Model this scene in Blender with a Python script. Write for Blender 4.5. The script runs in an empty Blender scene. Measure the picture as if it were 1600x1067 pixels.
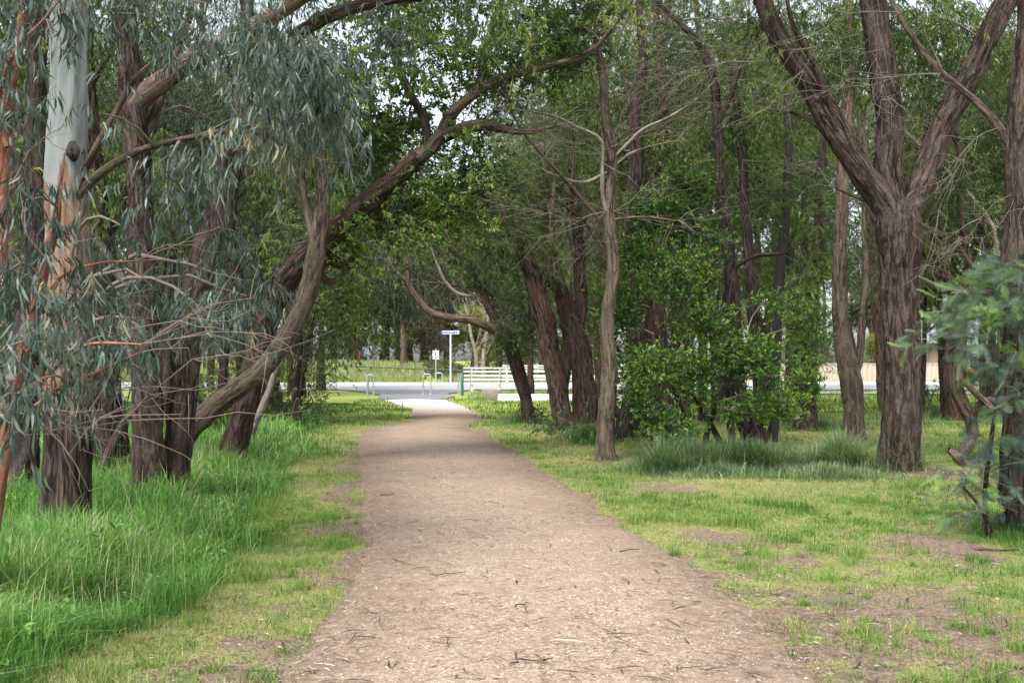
import bpy, math
import numpy as np

R_ = np.random.default_rng(11)
C = bpy.context.scene.collection
F, HY, CX, EYE = 1600.0, 565.0, 800.0, 1.6
PI = math.pi

# ------------------------------------------------------------------ maths
def P(px, py, D):
    return np.array([(px - CX) * D / F, D, EYE - (py - HY) * D / F])

def nrm(v):
    return v / np.maximum(np.linalg.norm(v, axis=-1, keepdims=True), 1e-9)

def _hash(i, j, k, s):
    h = (i.astype(np.int64) * 374761393 + j.astype(np.int64) * 668265263 + k.astype(np.int64) * 1274126177 + s * 974711) & 0xFFFFFFFF
    h = ((h ^ (h >> 13)) * 1274126177) & 0xFFFFFFFF
    h = ((h ^ (h >> 16)) * 2246822519) & 0xFFFFFFFF
    return ((h ^ (h >> 15)) & 0xFFFFFF) / float(0xFFFFFF)

def noise(x, y, z=None, s=0):
    x = np.asarray(x, float); y = np.asarray(y, float)
    z = np.zeros_like(x) if z is None else np.asarray(z, float)
    i, j, k = np.floor(x), np.floor(y), np.floor(z)
    u, v, w = x - i, y - j, z - k
    u = u*u*(3-2*u); v = v*v*(3-2*v); w = w*w*(3-2*w)
    r = 0
    for a in (0, 1):
        for b in (0, 1):
            for c in (0, 1):
                r = r + _hash(i+a, j+b, k+c, s) * (u if a else 1-u) * (v if b else 1-v) * (w if c else 1-w)
    return r

def fbm(x, y, z=None, s=0, o=3):
    x = np.asarray(x, float); y = np.asarray(y, float)
    z = np.zeros_like(x) if z is None else np.asarray(z, float)
    r, a, t = 0, 1.0, 0
    for q in range(o):
        r = r + a * noise(x * 2**q, y * 2**q, z * 2**q, s + q)
        t += a; a *= .5
    return r / t

def sstep(a, b, x):
    t = np.clip((x - a) / (b - a), 0, 1)
    return t * t * (3 - 2 * t)

# ------------------------------------------------------------------ mesh collecting
class Geo:
    def __init__(self):
        self.v, self.t, self.f4, self.f3, self.n = [], [], [], [], 0
    def add(self, v, f4=None, f3=None, t=None):
        v = np.asarray(v, np.float32).reshape(-1, 3)
        if t is None:
            t = v
        self.v.append(v); self.t.append(np.asarray(t, np.float32).reshape(-1, 3))
        if f4 is not None and len(f4): self.f4.append(np.asarray(f4, np.int64).reshape(-1, 4) + self.n)
        if f3 is not None and len(f3): self.f3.append(np.asarray(f3, np.int64).reshape(-1, 3) + self.n)
        self.n += len(v)
    def build(self, name, mat, parent=None, origin=(0, 0, 0), smooth=True):
        me = bpy.data.meshes.new(name)
        v = np.concatenate(self.v) - np.asarray(origin, np.float32)
        f4 = np.concatenate(self.f4) if self.f4 else np.zeros((0, 4), np.int64)
        f3 = np.concatenate(self.f3) if self.f3 else np.zeros((0, 3), np.int64)
        me.vertices.add(len(v)); me.vertices.foreach_set('co', v.astype(np.float32).ravel())
        lv = np.concatenate([f4.ravel(), f3.ravel()]).astype(np.int32)
        me.loops.add(len(lv)); me.loops.foreach_set('vertex_index', lv)
        tot = np.concatenate([np.full(len(f4), 4), np.full(len(f3), 3)]).astype(np.int32)
        st = np.concatenate([[0], np.cumsum(tot)[:-1]]).astype(np.int32)
        me.polygons.add(len(tot)); me.polygons.foreach_set('loop_start', st)
        me.update(calc_edges=True)
        me.polygons.foreach_set('use_smooth', np.full(len(tot), smooth))
        at = me.attributes.new('tex', 'FLOAT_VECTOR', 'POINT')
        at.data.foreach_set('vector', np.concatenate(self.t).astype(np.float32).ravel())
        me.materials.append(mat)
        o = bpy.data.objects.new(name, me); C.objects.link(o)
        if parent is not None:
            o.parent = parent
        else:
            o.location = origin
        return o

def box(g, x0, x1, y0, y1, z0, z1):
    v = [(x0,y0,z0),(x1,y0,z0),(x1,y1,z0),(x0,y1,z0),(x0,y0,z1),(x1,y0,z1),(x1,y1,z1),(x0,y1,z1)]
    g.add(v, [(0,3,2,1),(4,5,6,7),(0,1,5,4),(1,2,6,5),(2,3,7,6),(3,0,4,7)])

def bevbox(g, x0, x1, y0, y1, z0, z1, b=.01):
    # chamfered upright box: eight-sided section, chamfered top
    def ring(i, z):
        return [(x0+b+i,y0+i,z),(x1-b-i,y0+i,z),(x1-i,y0+b+i,z),(x1-i,y1-b-i,z),(x1-b-i,y1-i,z),(x0+b+i,y1-i,z),(x0+i,y1-b-i,z),(x0+i,y0+b+i,z)]
    v = ring(0, z0) + ring(0, z1-b) + ring(b, z1)
    f = []
    for r in (0, 8):
        for k in range(8):
            f.append((r+k, r+(k+1) % 8, r+8+(k+1) % 8, r+8+k))
    f += [(16,17,18,19),(16,19,20,23),(20,21,22,23)]
    g.add(v, f)

def spline(ctrl, ds):
    """Catmull-Rom through ctrl rows (x,y,z,r), resampled about every ds metres."""
    c = np.asarray(ctrl, float)
    p = np.vstack([2*c[0]-c[1], c, 2*c[-1]-c[-2]])
    out = []
    for i in range(1, len(p)-2):
        L = np.linalg.norm(p[i+1,:3]-p[i,:3]); n = max(2, int(math.ceil(L/ds)))
        t = np.linspace(0, 1, n, endpoint=False)[:, None]
        a, b, d, e = p[i-1], p[i], p[i+1], p[i+2]
        out.append(.5*((2*b)+(d-a)*t+(2*a-5*b+4*d-e)*t*t+(3*b-a-3*d+e)*t**3))
    out.append(c[-1:])
    q = np.vstack(out)
    q[:, 3] = np.maximum(q[:, 3], .0015)
    return q

def tube(g, q, sides, bump=0.0, fr=7.0, seed=0, flare=0.0, rag=0.0):
    """Tube along q rows (x,y,z,r); bark relief is real geometry. tex = unwrapped bark coordinates."""
    p, r = q[:, :3], q[:, 3]
    T = nrm(np.gradient(p, axis=0))
    m = np.abs(T.mean(0)); ref = np.eye(3)[int(np.argmin(m))]
    n1 = nrm(ref - (T @ ref)[:, None] * T); n2 = np.cross(T, n1)
    s = np.concatenate([[0], np.cumsum(np.linalg.norm(np.diff(p, axis=0), axis=1))])
    th = np.linspace(0, 2*PI, sides, endpoint=False)
    c, sn = np.cos(th), np.sin(th)
    rm = float(np.median(r))
    tx = np.stack([np.outer(r, c), np.outer(r, sn), np.repeat(s[:, None], sides, 1)], -1)
    k = np.ones((len(p), sides))
    if bump:
        X, Y, S = c[None]*rm*fr+seed*3.1+0*s[:, None], sn[None]*rm*fr+seed+0*s[:, None], s[:, None]+0*c[None]
        a = fbm(X, Y, S*fr*.16, seed, 3)
        rid = 1-np.abs(2*fbm(X*1.6+5, Y*1.6, S*fr*.2, seed+9, 3)-1)*2
        low = fbm(X*.35, Y*.35, S*1.1, seed+20, 2)-.5
        k += bump*((a-.5)*1.0+(rid-.55)*.8-.22)*min(1.0, .12/max(rm, .02)+.35)+.05*low
    if flare:
        lob = .5+.5*fbm(c[None]*1.6+seed+0*s[:, None], sn[None]*1.6+0*s[:, None], s[:, None]*.5+0*c[None], seed+31, 2)
        k += flare*np.exp(-s/.22)[:, None]*lob*1.4
    V = p[:, None]+(r[:, None]*k)[..., None]*(c[None, :, None]*n1[:, None]+sn[None, :, None]*n2[:, None])
    N = len(p); i = np.arange(N-1)[:, None]*sides; j = np.arange(sides)[None]; jn = (j+1) % sides
    f = np.stack([i+j, i+jn, i+sides+jn, i+sides+j], -1).reshape(-1, 4)
    tx[..., 0] += seed*2.7
    g.add(V.reshape(-1, 3), f, None, tx.reshape(-1, 3))
    # end cap
    g.add(np.vstack([V[-1], p[-1:]+T[-1:]*r[-1]*.6]), None, [(a, (a+1) % sides, sides) for a in range(sides)], np.vstack([tx[-1], tx[-1, :1]]))

def ribbons(g, p, w, tone=None):
    """p (N,K,3) centre lines -> three-sided thin twigs of half width w (N,) tapering to the tip."""
    N, K = p.shape[:2]
    if N == 0: return
    T = nrm(p[:, -1]-p[:, 0]); a = nrm(np.cross(T, nrm(np.random.default_rng(N).normal(size=(N, 3))))); b = np.cross(T, a)
    tp = np.linspace(1, .35, K)[None, :, None, None]
    th = np.array([0, 2.094, 4.189])
    off = np.cos(th)[None, None, :, None]*a[:, None, None]+np.sin(th)[None, None, :, None]*b[:, None, None]
    V = p[:, :, None]+off*tp*np.asarray(w).reshape(-1, 1, 1, 1)
    base = (np.arange(N)*K*3)[:, None, None]+(np.arange(K-1)*3)[None, :, None]; j = np.arange(3)[None, None]; jn = (j+1) % 3
    f = np.stack([base+j, base+jn, base+3+jn, base+3+j], -1).reshape(-1, 4)
    t = np.zeros((N, K, 3, 3)); t[..., 0] = (np.random.default_rng(N+1).random(N) if tone is None else tone)[:, None, None]
    t[..., 2] = np.linspace(0, 1, K)[None, :, None]
    g.add(V.reshape(-1, 3), f, None, t.reshape(-1, 3))

# ------------------------------------------------------------------ leaves
def T_lance(curve):
    def x(t): return curve*t*t
    v = [(0,0,0),(-.42+x(.3),.28,.02),(.42+x(.3),.28,.02),(-.36+x(.65)*1.4,.64,-.02),(.36+x(.65)*1.4,.64,-.02),(x(1)*2.0,1,-.06)]
    return np.array(v), [(1,2,4,3)], [(0,2,1),(3,4,5)]
T_DIAM = (np.array([(0,0,0),(.5,.42,.12),(0,1,-.05),(-.5,.42,.12)]), [(0,1,2,3)], [])
T_OVAL = (np.array([(0,0,0),(.42,.3,.1),(.4,.66,.08),(0,1,-.08),(-.4,.66,.08),(-.42,.3,.1)]), [(0,1,2,3),(0,3,4,5)], [])
T_NEED = (np.array([(-.5,0,0),(.5,0,0),(.3,.6,-.02),(-.3,.6,-.02),(0,1,-.06)]), [(0,1,2,3)], [(3,2,4)])
def T_frond():
    v, q = [], []
    def strip(a, b, wd):
        a, b = np.array(a, float), np.array(b, float); d = b-a; d /= np.linalg.norm(d); s = np.array([-d[1], d[0], 0])*wd
        n = len(v); v.extend([a-s, a+s, b+s*.5, b-s*.5]); q.append((n, n+3, n+2, n+1))
    strip((0,0,0), (0,1,-.12), .010)
    for k in range(9):
        t = .12+.85*k/8; L = .42*math.sin(PI*(.18+.70*k/8))
        for sd in (-1, 1):
            strip((0,t,-.12*t*t), (sd*L*.95, t+L*.45, -.12*t*t-.06), .021)
    return np.array(v), q, []
T_FROND = T_frond()

def place(g, tpl, pos, d, n, L, W, tone, tz=0.0):
    """put template tpl at pos, length axis d, approximate normal n, sized L x W."""
    tv, q, tr = tpl
    N, k = len(pos), len(tv)
    if N == 0: return
    d = nrm(d); s = nrm(np.cross(d, n)); n = np.cross(s, d)
    V = pos[:, None]+s[:, None]*(tv[None, :, 0, None]*W[:, None, None])+d[:, None]*(tv[None, :, 1, None]*L[:, None, None])+n[:, None]*(tv[None, :, 2, None]*L[:, None, None])
    off = (np.arange(N)*k)[:, None, None]
    t = np.zeros((N, k, 3)); t[..., 0] = tone[:, None]; t[..., 1] = tv[None, :, 1]; t[..., 2] = tz
    g.add(V.reshape(-1, 3), (np.array(q)[None]+off).reshape(-1, 4) if len(q) else None, (np.array(tr)[None]+off).reshape(-1, 3) if len(tr) else None, t.reshape(-1, 3))

# kinds of foliage: twiglets per cluster, twiglet length, droop, leaves per twiglet, leaf length, width, templates,
# leaf direction weights (along twiglet, random, down), cluster scatter
FOL = {
 'blue':   dict(k=4, tl=.26, droop=.35, m=9, L=.125, W=.0165, tp='lance', dw=(.35,.42,1.0), sc=.10, tw=.0014),
 'gum':    dict(k=5, tl=.42, droop=.35, m=13, L=.125, W=.026, tp='diam', dw=(.4,.6,.75), sc=.18, tw=.002),
 'hang':   dict(k=5, tl=.62, droop=.75, m=17, L=.17, W=.028, tp='diam', dw=(.3,.3,1.2), sc=.2, tw=.002),
 'glossy': dict(k=5, tl=.36, droop=.2, m=14, L=.095, W=.036, tp='oval', dw=(.5,.8,.35), sc=.16, tw=.002),
 'wisp':   dict(k=6, tl=.36, droop=.30, m=17, L=.15, W=.0115, tp='need', dw=(.9,.5,.35), sc=.14, tw=.0015),
 'bush':   dict(k=6, tl=.22, droop=-.15, m=14, L=.064, W=.018, tp='oval', dw=(.75,.6,-.35), sc=.09, tw=.0018),
 'mim':    dict(k=2, tl=.28, droop=.15, m=4, L=.165, W=.10, tp='frond', dw=(.8,.55,.1), sc=.07, tw=.002),
 'far':    dict(k=5, tl=.6, droop=.3, m=11, L=.19, W=.055, tp='diam', dw=(.4,.7,.5), sc=.3, tw=.004),
}
LANCE = [T_lance(c) for c in (-.9, -.3, .4, 1.0)]

def foliage(gl, gt, cen, kind, seed, dens=1.0, size=1.0):
    o = FOL[kind]; r = np.random.default_rng(seed)
    n = len(cen)
    if n == 0: return
    k, m = o['k'], max(2, int(round(o['m']*dens)))
    ct = np.clip(.5+1.5*(fbm(cen[:,0]*1.3, cen[:,1]*1.3, cen[:,2]*1.3, 5, 2)-.5)+r.normal(0,.12,n), 0, 1)
    c = np.repeat(cen, k, 0)+r.normal(0, o['sc'], (n*k, 3))
    dr = r.normal(size=(n*k, 3)); dr[:, 2] *= .6; dr = nrm(dr)
    tl = o['tl']*size*r.uniform(.6, 1.3, n*k)
    def at(t):
        x = c[:, None]+dr[:, None]*(t*tl[:, None])[..., None]
        x[..., 2] -= (o['droop']*tl)[:, None]*t*t
        return x
    tt = np.linspace(0, 1, 4)[None]+np.zeros((n*k, 1))
    ribbons(gt, at(tt), np.full(n*k, o['tw'])*r.uniform(.8, 1.6, n*k))
    t = np.sort(r.uniform(.12, 1.02, (n*k, m)), 1)
    pos = at(t).reshape(-1, 3)
    tan = dr[:, None]+np.array([0, 0, -2*o['droop']])*t[..., None]
    a, b, dn = o['dw']
    d = nrm(tan)*a+nrm(r.normal(size=(n*k, m, 3)))*b+np.array([0, 0, -dn])
    d = d.reshape(-1, 3); N = len(pos)
    nn = nrm(r.normal(size=(N, 3))+np.array([0, 0, .35 if kind in ('glossy','bush','mim') else .0]))
    L = o['L']*size*r.uniform(.65, 1.25, N); W = o['W']*size*r.uniform(.75, 1.25, N)
    tone = np.clip(np.repeat(ct, k*m)+r.normal(0, .16, N), 0, 1)
    if kind in ('bush', 'mim'):   # fresh shoot tips
        tone = np.clip(tone*.75+.45*(t.reshape(-1) > .8), 0, 1)
    if o['tp'] == 'lance':
        w = r.integers(0, 4, N)
        for q in range(4):
            s = w == q; place(gl, LANCE[q], pos[s], d[s], nn[s], L[s], W[s], tone[s])
    else:
        place(gl, {'diam':T_DIAM,'oval':T_OVAL,'need':T_NEED,'frond':T_FROND}[o['tp']], pos, d, nn, L, W, tone)

# ------------------------------------------------------------------ materials
def mat(name):
    m = bpy.data.materials.new(name); m.use_nodes = True
    nt = m.node_tree; nt.nodes.clear()
    out = nt.nodes.new('ShaderNodeOutputMaterial')
    return m, nt, out
def nd(nt, typ, **kw):
    n = nt.nodes.new(typ)
    for k, v in kw.items():
        if k in n.inputs.keys() if isinstance(k, str) else False: n.inputs[k].default_value = v
        else: setattr(n, k, v)
    return n
def ramp(nt, fac, stops, interp='LINEAR'):
    r = nt.nodes.new('ShaderNodeValToRGB'); r.color_ramp.interpolation = interp
    e = r.color_ramp.elements
    while len(e) < len(stops): e.new(.5)
    for q, (p, c) in zip(e, stops):
        q.position = p; q.color = (*c, 1) if len(c) == 3 else c
    nt.links.new(fac, r.inputs[0]); return r.outputs[0]
def texco(nt, scale, attr='tex', offs=(0,0,0)):
    a = nt.nodes.new('ShaderNodeAttribute'); a.attribute_name = attr
    mp = nt.nodes.new('ShaderNodeMapping'); mp.inputs['Scale'].default_value = scale; mp.inputs['Location'].default_value = offs
    nt.links.new(a.outputs['Vector'], mp.inputs[0]); return mp.outputs[0]
def noiset(nt, vec, scale, detail=4, rough=.55, dist=0.0):
    n = nt.nodes.new('ShaderNodeTexNoise'); n.inputs['Scale'].default_value = scale; n.inputs['Detail'].default_value = detail
    n.inputs['Roughness'].default_value = rough; n.inputs['Distortion'].default_value = dist
    nt.links.new(vec, n.inputs['Vector']); return n.outputs['Fac']
def mixc(nt, fac, a, b, mode='MIX'):
    m = nt.nodes.new('ShaderNodeMix'); m.data_type = 'RGBA'; m.blend_type = mode
    for s, v in ((0, fac), (6, a), (7, b)):
        if hasattr(v, 'is_linked') or isinstance(v, bpy.types.NodeSocket): nt.links.new(v, m.inputs[s])
        else: m.inputs[s].default_value = v if s == 0 else (*v, 1)
    return m.outputs[2]
def math_(nt, op, a, b=None, clamp=False):
    m = nt.nodes.new('ShaderNodeMath'); m.operation = op; m.use_clamp = clamp
    for i, v in enumerate((a, b)):
        if v is None: continue
        if isinstance(v, bpy.types.NodeSocket): nt.links.new(v, m.inputs[i])
        else: m.inputs[i].default_value = v
    return m.outputs[0]
def principled(nt, out, col, rough=.8, bump=None, bs=.4, bd=.02, spec=.3):
    b = nt.nodes.new('ShaderNodeBsdfPrincipled')
    if isinstance(col, bpy.types.NodeSocket): nt.links.new(col, b.inputs['Base Color'])
    else: b.inputs['Base Color'].default_value = (*col, 1)
    if isinstance(rough, bpy.types.NodeSocket): nt.links.new(rough, b.inputs['Roughness'])
    else: b.inputs['Roughness'].default_value = rough
    b.inputs['Specular IOR Level'].default_value = spec
    if bump is not None:
        u = nt.nodes.new('ShaderNodeBump'); u.inputs['Strength'].default_value = bs; u.inputs['Distance'].default_value = bd
        nt.links.new(bump, u.inputs['Height']); nt.links.new(u.outputs[0], b.inputs['Normal'])
    nt.links.new(b.outputs[0], out.inputs[0]); return b

def plain(name, col, rough=.5, metal=0.0, var=.12):
    m, nt, out = mat(name)
    g = nt.nodes.new('ShaderNodeNewGeometry')
    n = noiset(nt, g.outputs['Position'], 3.0, 5, .6)
    c = ramp(nt, n, [(.3, tuple(x*(1-var) for x in col)), (.7, tuple(min(1, x*(1+var)) for x in col))])
    b = principled(nt, out, c, rough); b.inputs['Metallic'].default_value = metal
    return m

def bark(name, dark, mid, light, moss=0.0, sx=16, red=None):
    m, nt, out = mat(name)
    v1 = texco(nt, (1, 1, .13)); v2 = texco(nt, (1, 1, .3)); v3 = texco(nt, (1, 1, 1))
    a = noiset(nt, v1, sx*1.3, 6, .7, .2); b = noiset(nt, v2, sx*4, 5, .65, .2); c = noiset(nt, v3, 1.7, 4, .6)
    v5 = texco(nt, (1, 1, .19)); n5 = noiset(nt, v5, sx*.62, 3, .5, .15)
    ck = ramp(nt, math_(nt, 'ABSOLUTE', math_(nt, 'SUBTRACT', n5, .5)), [(.0, (0,0,0)), (.075, (1,1,1))])
    f = math_(nt, 'ADD', math_(nt, 'MULTIPLY', a, .5), math_(nt, 'MULTIPLY', b, .5))
    f = math_(nt, 'SUBTRACT', math_(nt, 'ADD', f, .035), math_(nt, 'MULTIPLY', math_(nt, 'SUBTRACT', 1.0, ck), .17))
    col = ramp(nt, f, [(.36, dark), (.49, mid), (.63, light)])
    col = mixc(nt, ramp(nt, noiset(nt, texco(nt, (1, 1, .6), offs=(3, 1, 2)), 2.6, 4, .6), [(.4, (0,0,0)), (.75, (.6,.6,.6))]), col, tuple(min(1, x*1.5+.02) for x in mid))
    if red: col = mixc(nt, ramp(nt, c, [(.52, (0,0,0)), (.7, (1,1,1))]), col, mixc(nt, f, tuple(x*.5 for x in red), tuple(x*1.35 for x in red)))
    if moss:
        e = noiset(nt, v3, 3.1, 5, .65)
        col = mixc(nt, math_(nt, 'MULTIPLY', ramp(nt, e, [(.5, (0,0,0)), (.68, (1,1,1))]), moss), col, (.12, .13, .055))
    principled(nt, out, col, .9, f, 1.0, .05, .12); return m

def bark_gum(name, height):
    """smooth grey-blue gum bark that shreds to brown ribbons below `height` metres"""
    m, nt, out = mat(name)
    v1 = texco(nt, (1, 1, .1)); v3 = texco(nt, (1, 1, 1)); v4 = texco(nt, (1, 1, .22))
    a = noiset(nt, v1, 26, 6, .68, .5); b = noiset(nt, v3, 40, 5, .6); c = noiset(nt, v4, 4.2, 4, .6, .6); sm = noiset(nt, v4, 3.0, 3, .5, .3)
    rough = ramp(nt, a, [(.36, (.014,.010,.008)), (.49, (.045,.031,.024)), (.66, (.135,.10,.078))])
    tan = ramp(nt, a, [(.3, (.10,.055,.035)), (.5, (.22,.14,.095)), (.75, (.32,.26,.205))])
    n5 = noiset(nt, texco(nt, (1, 1, .17)), 10, 3, .5, .15)
    ck = ramp(nt, math_(nt, 'ABSOLUTE', math_(nt, 'SUBTRACT', n5, .5)), [(.0, (.12,.12,.12)), (.085, (1,1,1))])
    rough = mixc(nt, 1.0, rough, ck, 'MULTIPLY')
    pale = ramp(nt, sm, [(.3, (.13,.147,.147)), (.5, (.225,.247,.245)), (.68, (.31,.315,.305))])
    pale = mixc(nt, math_(nt, 'MULTIPLY', b, .35), pale, (.3,.31,.3))
    at = nt.nodes.new('ShaderNodeAttribute'); at.attribute_name = 'tex'
    sp = nt.nodes.new('ShaderNodeSeparateXYZ'); nt.links.new(at.outputs['Vector'], sp.inputs[0])
    hz = math_(nt, 'ADD', math_(nt, 'MULTIPLY', math_(nt, 'SUBTRACT', sp.outputs[2], height), .55), .5)
    k = math_(nt, 'ADD', hz, math_(nt, 'MULTIPLY', math_(nt, 'SUBTRACT', c, .5), 1.9))
    col = mixc(nt, ramp(nt, k, [(.47, (0,0,0)), (.53, (1,1,1))]), tan, pale)
    k2 = math_(nt, 'ADD', math_(nt, 'MULTIPLY', math_(nt, 'SUBTRACT', sp.outputs[2], height-1.7), .8), math_(nt, 'ADD', math_(nt, 'MULTIPLY', math_(nt, 'SUBTRACT', a, .5), 2.0), .5))
    col = mixc(nt, ramp(nt, k2, [(.4, (0,0,0)), (.62, (1,1,1))]), rough, col)
    principled(nt, out, col, .8, a, .6, .02, .2); return m

def leafm(name, stops, trans=.3, rough=.45, spec=.35):
    m, nt, out = mat(name)
    a = nt.nodes.new('ShaderNodeAttribute'); a.attribute_name = 'tex'
    sp = nt.nodes.new('ShaderNodeSeparateXYZ'); nt.links.new(a.outputs['Vector'], sp.inputs[0])
    col = ramp(nt, sp.outputs[0], stops)
    b = nt.nodes.new('ShaderNodeBsdfPrincipled'); b.inputs['Roughness'].default_value = rough; b.inputs['Specular IOR Level'].default_value = spec
    nt.links.new(col, b.inputs['Base Color'])
    t = nt.nodes.new('ShaderNodeBsdfTranslucent')
    nt.links.new(mixc(nt, 1.0, col, (1.25, 1.3, .75), 'MULTIPLY'), t.inputs['Color'])
    x = nt.nodes.new('ShaderNodeMixShader'); x.inputs[0].default_value = trans
    nt.links.new(b.outputs[0], x.inputs[1]); nt.links.new(t.outputs[0], x.inputs[2]); nt.links.new(x.outputs[0], out.inputs[0])
    return m

M = {}
M['bark_brown'] = bark('bark_brown', (.011,.008,.0066), (.048,.033,.026), (.15,.113,.089))
M['bark_dark'] = bark('bark_dark', (.010,.008,.007), (.040,.028,.023), (.12,.09,.073))
M['bark_warm'] = bark('bark_warm', (.011,.008,.006), (.052,.035,.026), (.155,.118,.094), red=(.085,.043,.028))
M['bark_grey'] = bark('bark_grey', (.022,.016,.012), (.088,.064,.05), (.20,.16,.13), moss=.55)
M['bark_tan'] = bark('bark_tan', (.03,.02,.015), (.10,.07,.053), (.215,.165,.132), moss=.25)
M['bark_red'] = bark('bark_red', (.12,.045,.028), (.28,.125,.08), (.42,.25,.18))
M['bark_pale'] = bark('bark_pale', (.10,.078,.064), (.24,.20,.168), (.38,.345,.305))
M['bark_gum'] = bark_gum('bark_gum', 3.3)
M['twig'] = leafm('twig', [(0,(.035,.026,.02)), (.6,(.075,.058,.046)), (1,(.17,.145,.12))], 0.0, .8, .2)
M['twig_pale'] = leafm('twig_pale', [(0,(.16,.11,.085)), (.6,(.28,.21,.17)), (1,(.42,.35,.30))], 0.0, .8, .2)
M['twig_red'] = leafm('twig_red', [(0,(.05,.028,.02)), (.6,(.09,.06,.047)), (1,(.17,.13,.108))], 0.0, .8, .2)
M['blue'] = leafm('leaf_blue', [(0,(.024,.042,.030)), (.3,(.045,.070,.052)), (.55,(.075,.112,.092)), (.8,(.13,.175,.145)), (.93,(.15,.18,.09)), (1,(.24,.19,.10))], .2, .4, .4)
M['gum'] = leafm('leaf_gum', [(0,(.026,.052,.018)), (.45,(.064,.11,.034)), (.75,(.13,.19,.05)), (1,(.26,.28,.07))], .42)
M['hang'] = leafm('leaf_hang', [(0,(.030,.050,.026)), (.5,(.062,.095,.050)), (.9,(.11,.145,.07)), (1,(.2,.2,.07))], .28)
M['glossy'] = leafm('leaf_glossy', [(0,(.028,.054,.017)), (.45,(.068,.122,.032)), (.75,(.15,.225,.05)), (1,(.28,.33,.07))], .44, .38, .45)
M['wisp'] = leafm('leaf_wisp', [(0,(.020,.036,.014)), (.4,(.050,.082,.028)), (.75,(.105,.15,.042)), (1,(.21,.26,.06))], .3, .6, .2)
M['wispg'] = leafm('leaf_wisp_green', [(0,(.040,.068,.020)), (.5,(.085,.150,.036)), (1,(.16,.24,.06))], .3, .6, .2)
M['seed'] = leafm('seed_heads', [(0,(.14,.22,.06)), (.5,(.32,.37,.16)), (1,(.58,.56,.38))], .3, .6, .2)
M['bush'] = leafm('leaf_bush', [(0,(.020,.050,.013)), (.45,(.058,.135,.026)), (.75,(.14,.27,.04)), (1,(.28,.42,.07))], .3, .36, .5)
M['mim'] = leafm('leaf_mimosa', [(0,(.04,.072,.06)), (.5,(.072,.122,.095)), (.8,(.12,.21,.08)), (1,(.20,.34,.08))], .2, .5, .3)
M['far'] = leafm('leaf_far', [(0,(.035,.055,.024)), (.5,(.085,.115,.048)), (.85,(.17,.20,.075)), (1,(.26,.26,.10))], .42, .6, .25)
M['far_yellow'] = leafm('leaf_far_yellow', [(0,(.10,.125,.03)), (.5,(.20,.23,.055)), (1,(.34,.34,.10))], .35, .6, .25)
M['far_brown'] = leafm('leaf_far_brown', [(0,(.045,.040,.026)), (.5,(.085,.078,.05)), (1,(.14,.13,.08))], .25, .7, .2)
M['grass'] = leafm('grass_lush', [(0,(.045,.12,.026)), (.45,(.115,.26,.052)), (.78,(.18,.34,.075)), (.93,(.30,.40,.16)), (1,(.52,.50,.32))], .35, .5, .3)
M['grass_blue'] = leafm('grass_grey', [(0,(.05,.095,.04)), (.5,(.115,.19,.085)), (.85,(.21,.28,.14)), (1,(.44,.43,.30))], .3, .5, .3)
M['lawn'] = leafm('grass_lawn', [(0,(.055,.15,.022)), (.4,(.135,.24,.045)), (.68,(.22,.285,.075)), (.88,(.37,.33,.16)), (1,(.48,.41,.27))], .32, .55, .25)
M['litter'] = leafm('litter', [(0,(.035,.022,.016)), (.5,(.13,.085,.06)), (.8,(.27,.20,.15)), (1,(.46,.40,.33))], 0.0, .8, .2)
M['stone'] = leafm('gravel_stone', [(0,(.13,.085,.065)), (.5,(.30,.22,.175)), (1,(.50,.42,.36))], 0.0, .8, .2)
M['white_paint'] = plain('white_paint', (.78,.78,.77), .45, 0, .06)
M['galv'] = plain('galvanised_steel', (.52,.55,.57), .4, .6, .1)
M['green_paint'] = plain('green_paint', (.015,.14,.075), .4)
M['concrete'] = plain('concrete', (.42,.40,.36), .9, 0, .18)
M['concrete_brown'] = plain('concrete_brown', (.20,.17,.13), .9, 0, .25)
M['white_wall'] = plain('white_concrete', (.74,.74,.72), .8, 0, .1)
M['beige'] = plain('beige_steel', (.47,.40,.34), .5, 0, .05)
M['blue_sign'] = plain('blue_lettering', (.03,.06,.42), .4)
M['black_sign'] = plain('black_lettering', (.015,.015,.018), .4)
M['sign_blue_grey'] = plain('sign_back', (.50,.60,.66), .4, .3)
M['dark_rail'] = plain('weathered_rail', (.10,.095,.09), .6, .2)
M['roof'] = plain('roof_steel', (.42,.44,.47), .4, .2, .05)
M['glass'] = plain('window_glass', (.03,.04,.05), .1)
M['burnt'] = plain('burnt_wood', (.028,.024,.022), .9)
M['cutwood'] = plain('cut_wood', (.42,.36,.28), .8)

# brick
m, nt, out = mat('orange_brick')
g_ = nt.nodes.new('ShaderNodeTexCoord'); mp = nt.nodes.new('ShaderNodeMapping'); mp.inputs['Rotation'].default_value = (PI/2, 0, 0)
nt.links.new(g_.outputs['Object'], mp.inputs[0])
bk = nt.nodes.new('ShaderNodeTexBrick'); nt.links.new(mp.outputs[0], bk.inputs[0])
bk.inputs['Color1'].default_value = (.42,.17,.09,1); bk.inputs['Color2'].default_value = (.34,.13,.07,1); bk.inputs['Mortar'].default_value = (.5,.45,.4,1)
bk.inputs['Scale'].default_value = 4.0; principled(nt, out, bk.outputs[0], .9); M['brick'] = m

# ------------------------------------------------------------------ tagging
def thing(name, label, cat, loc, group=None):
    o = bpy.data.objects.new(name, None); C.objects.link(o); o.location = loc
    o.empty_display_size = .2
    o['label'] = label; o['category'] = cat
    if group: o['group'] = group
    return o
def tag(o, label=None, cat=None, kind=None, group=None):
    if label: o['label'] = label
    if cat: o['category'] = cat
    if kind: o['kind'] = kind
    if group: o['group'] = group
    return o

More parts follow.
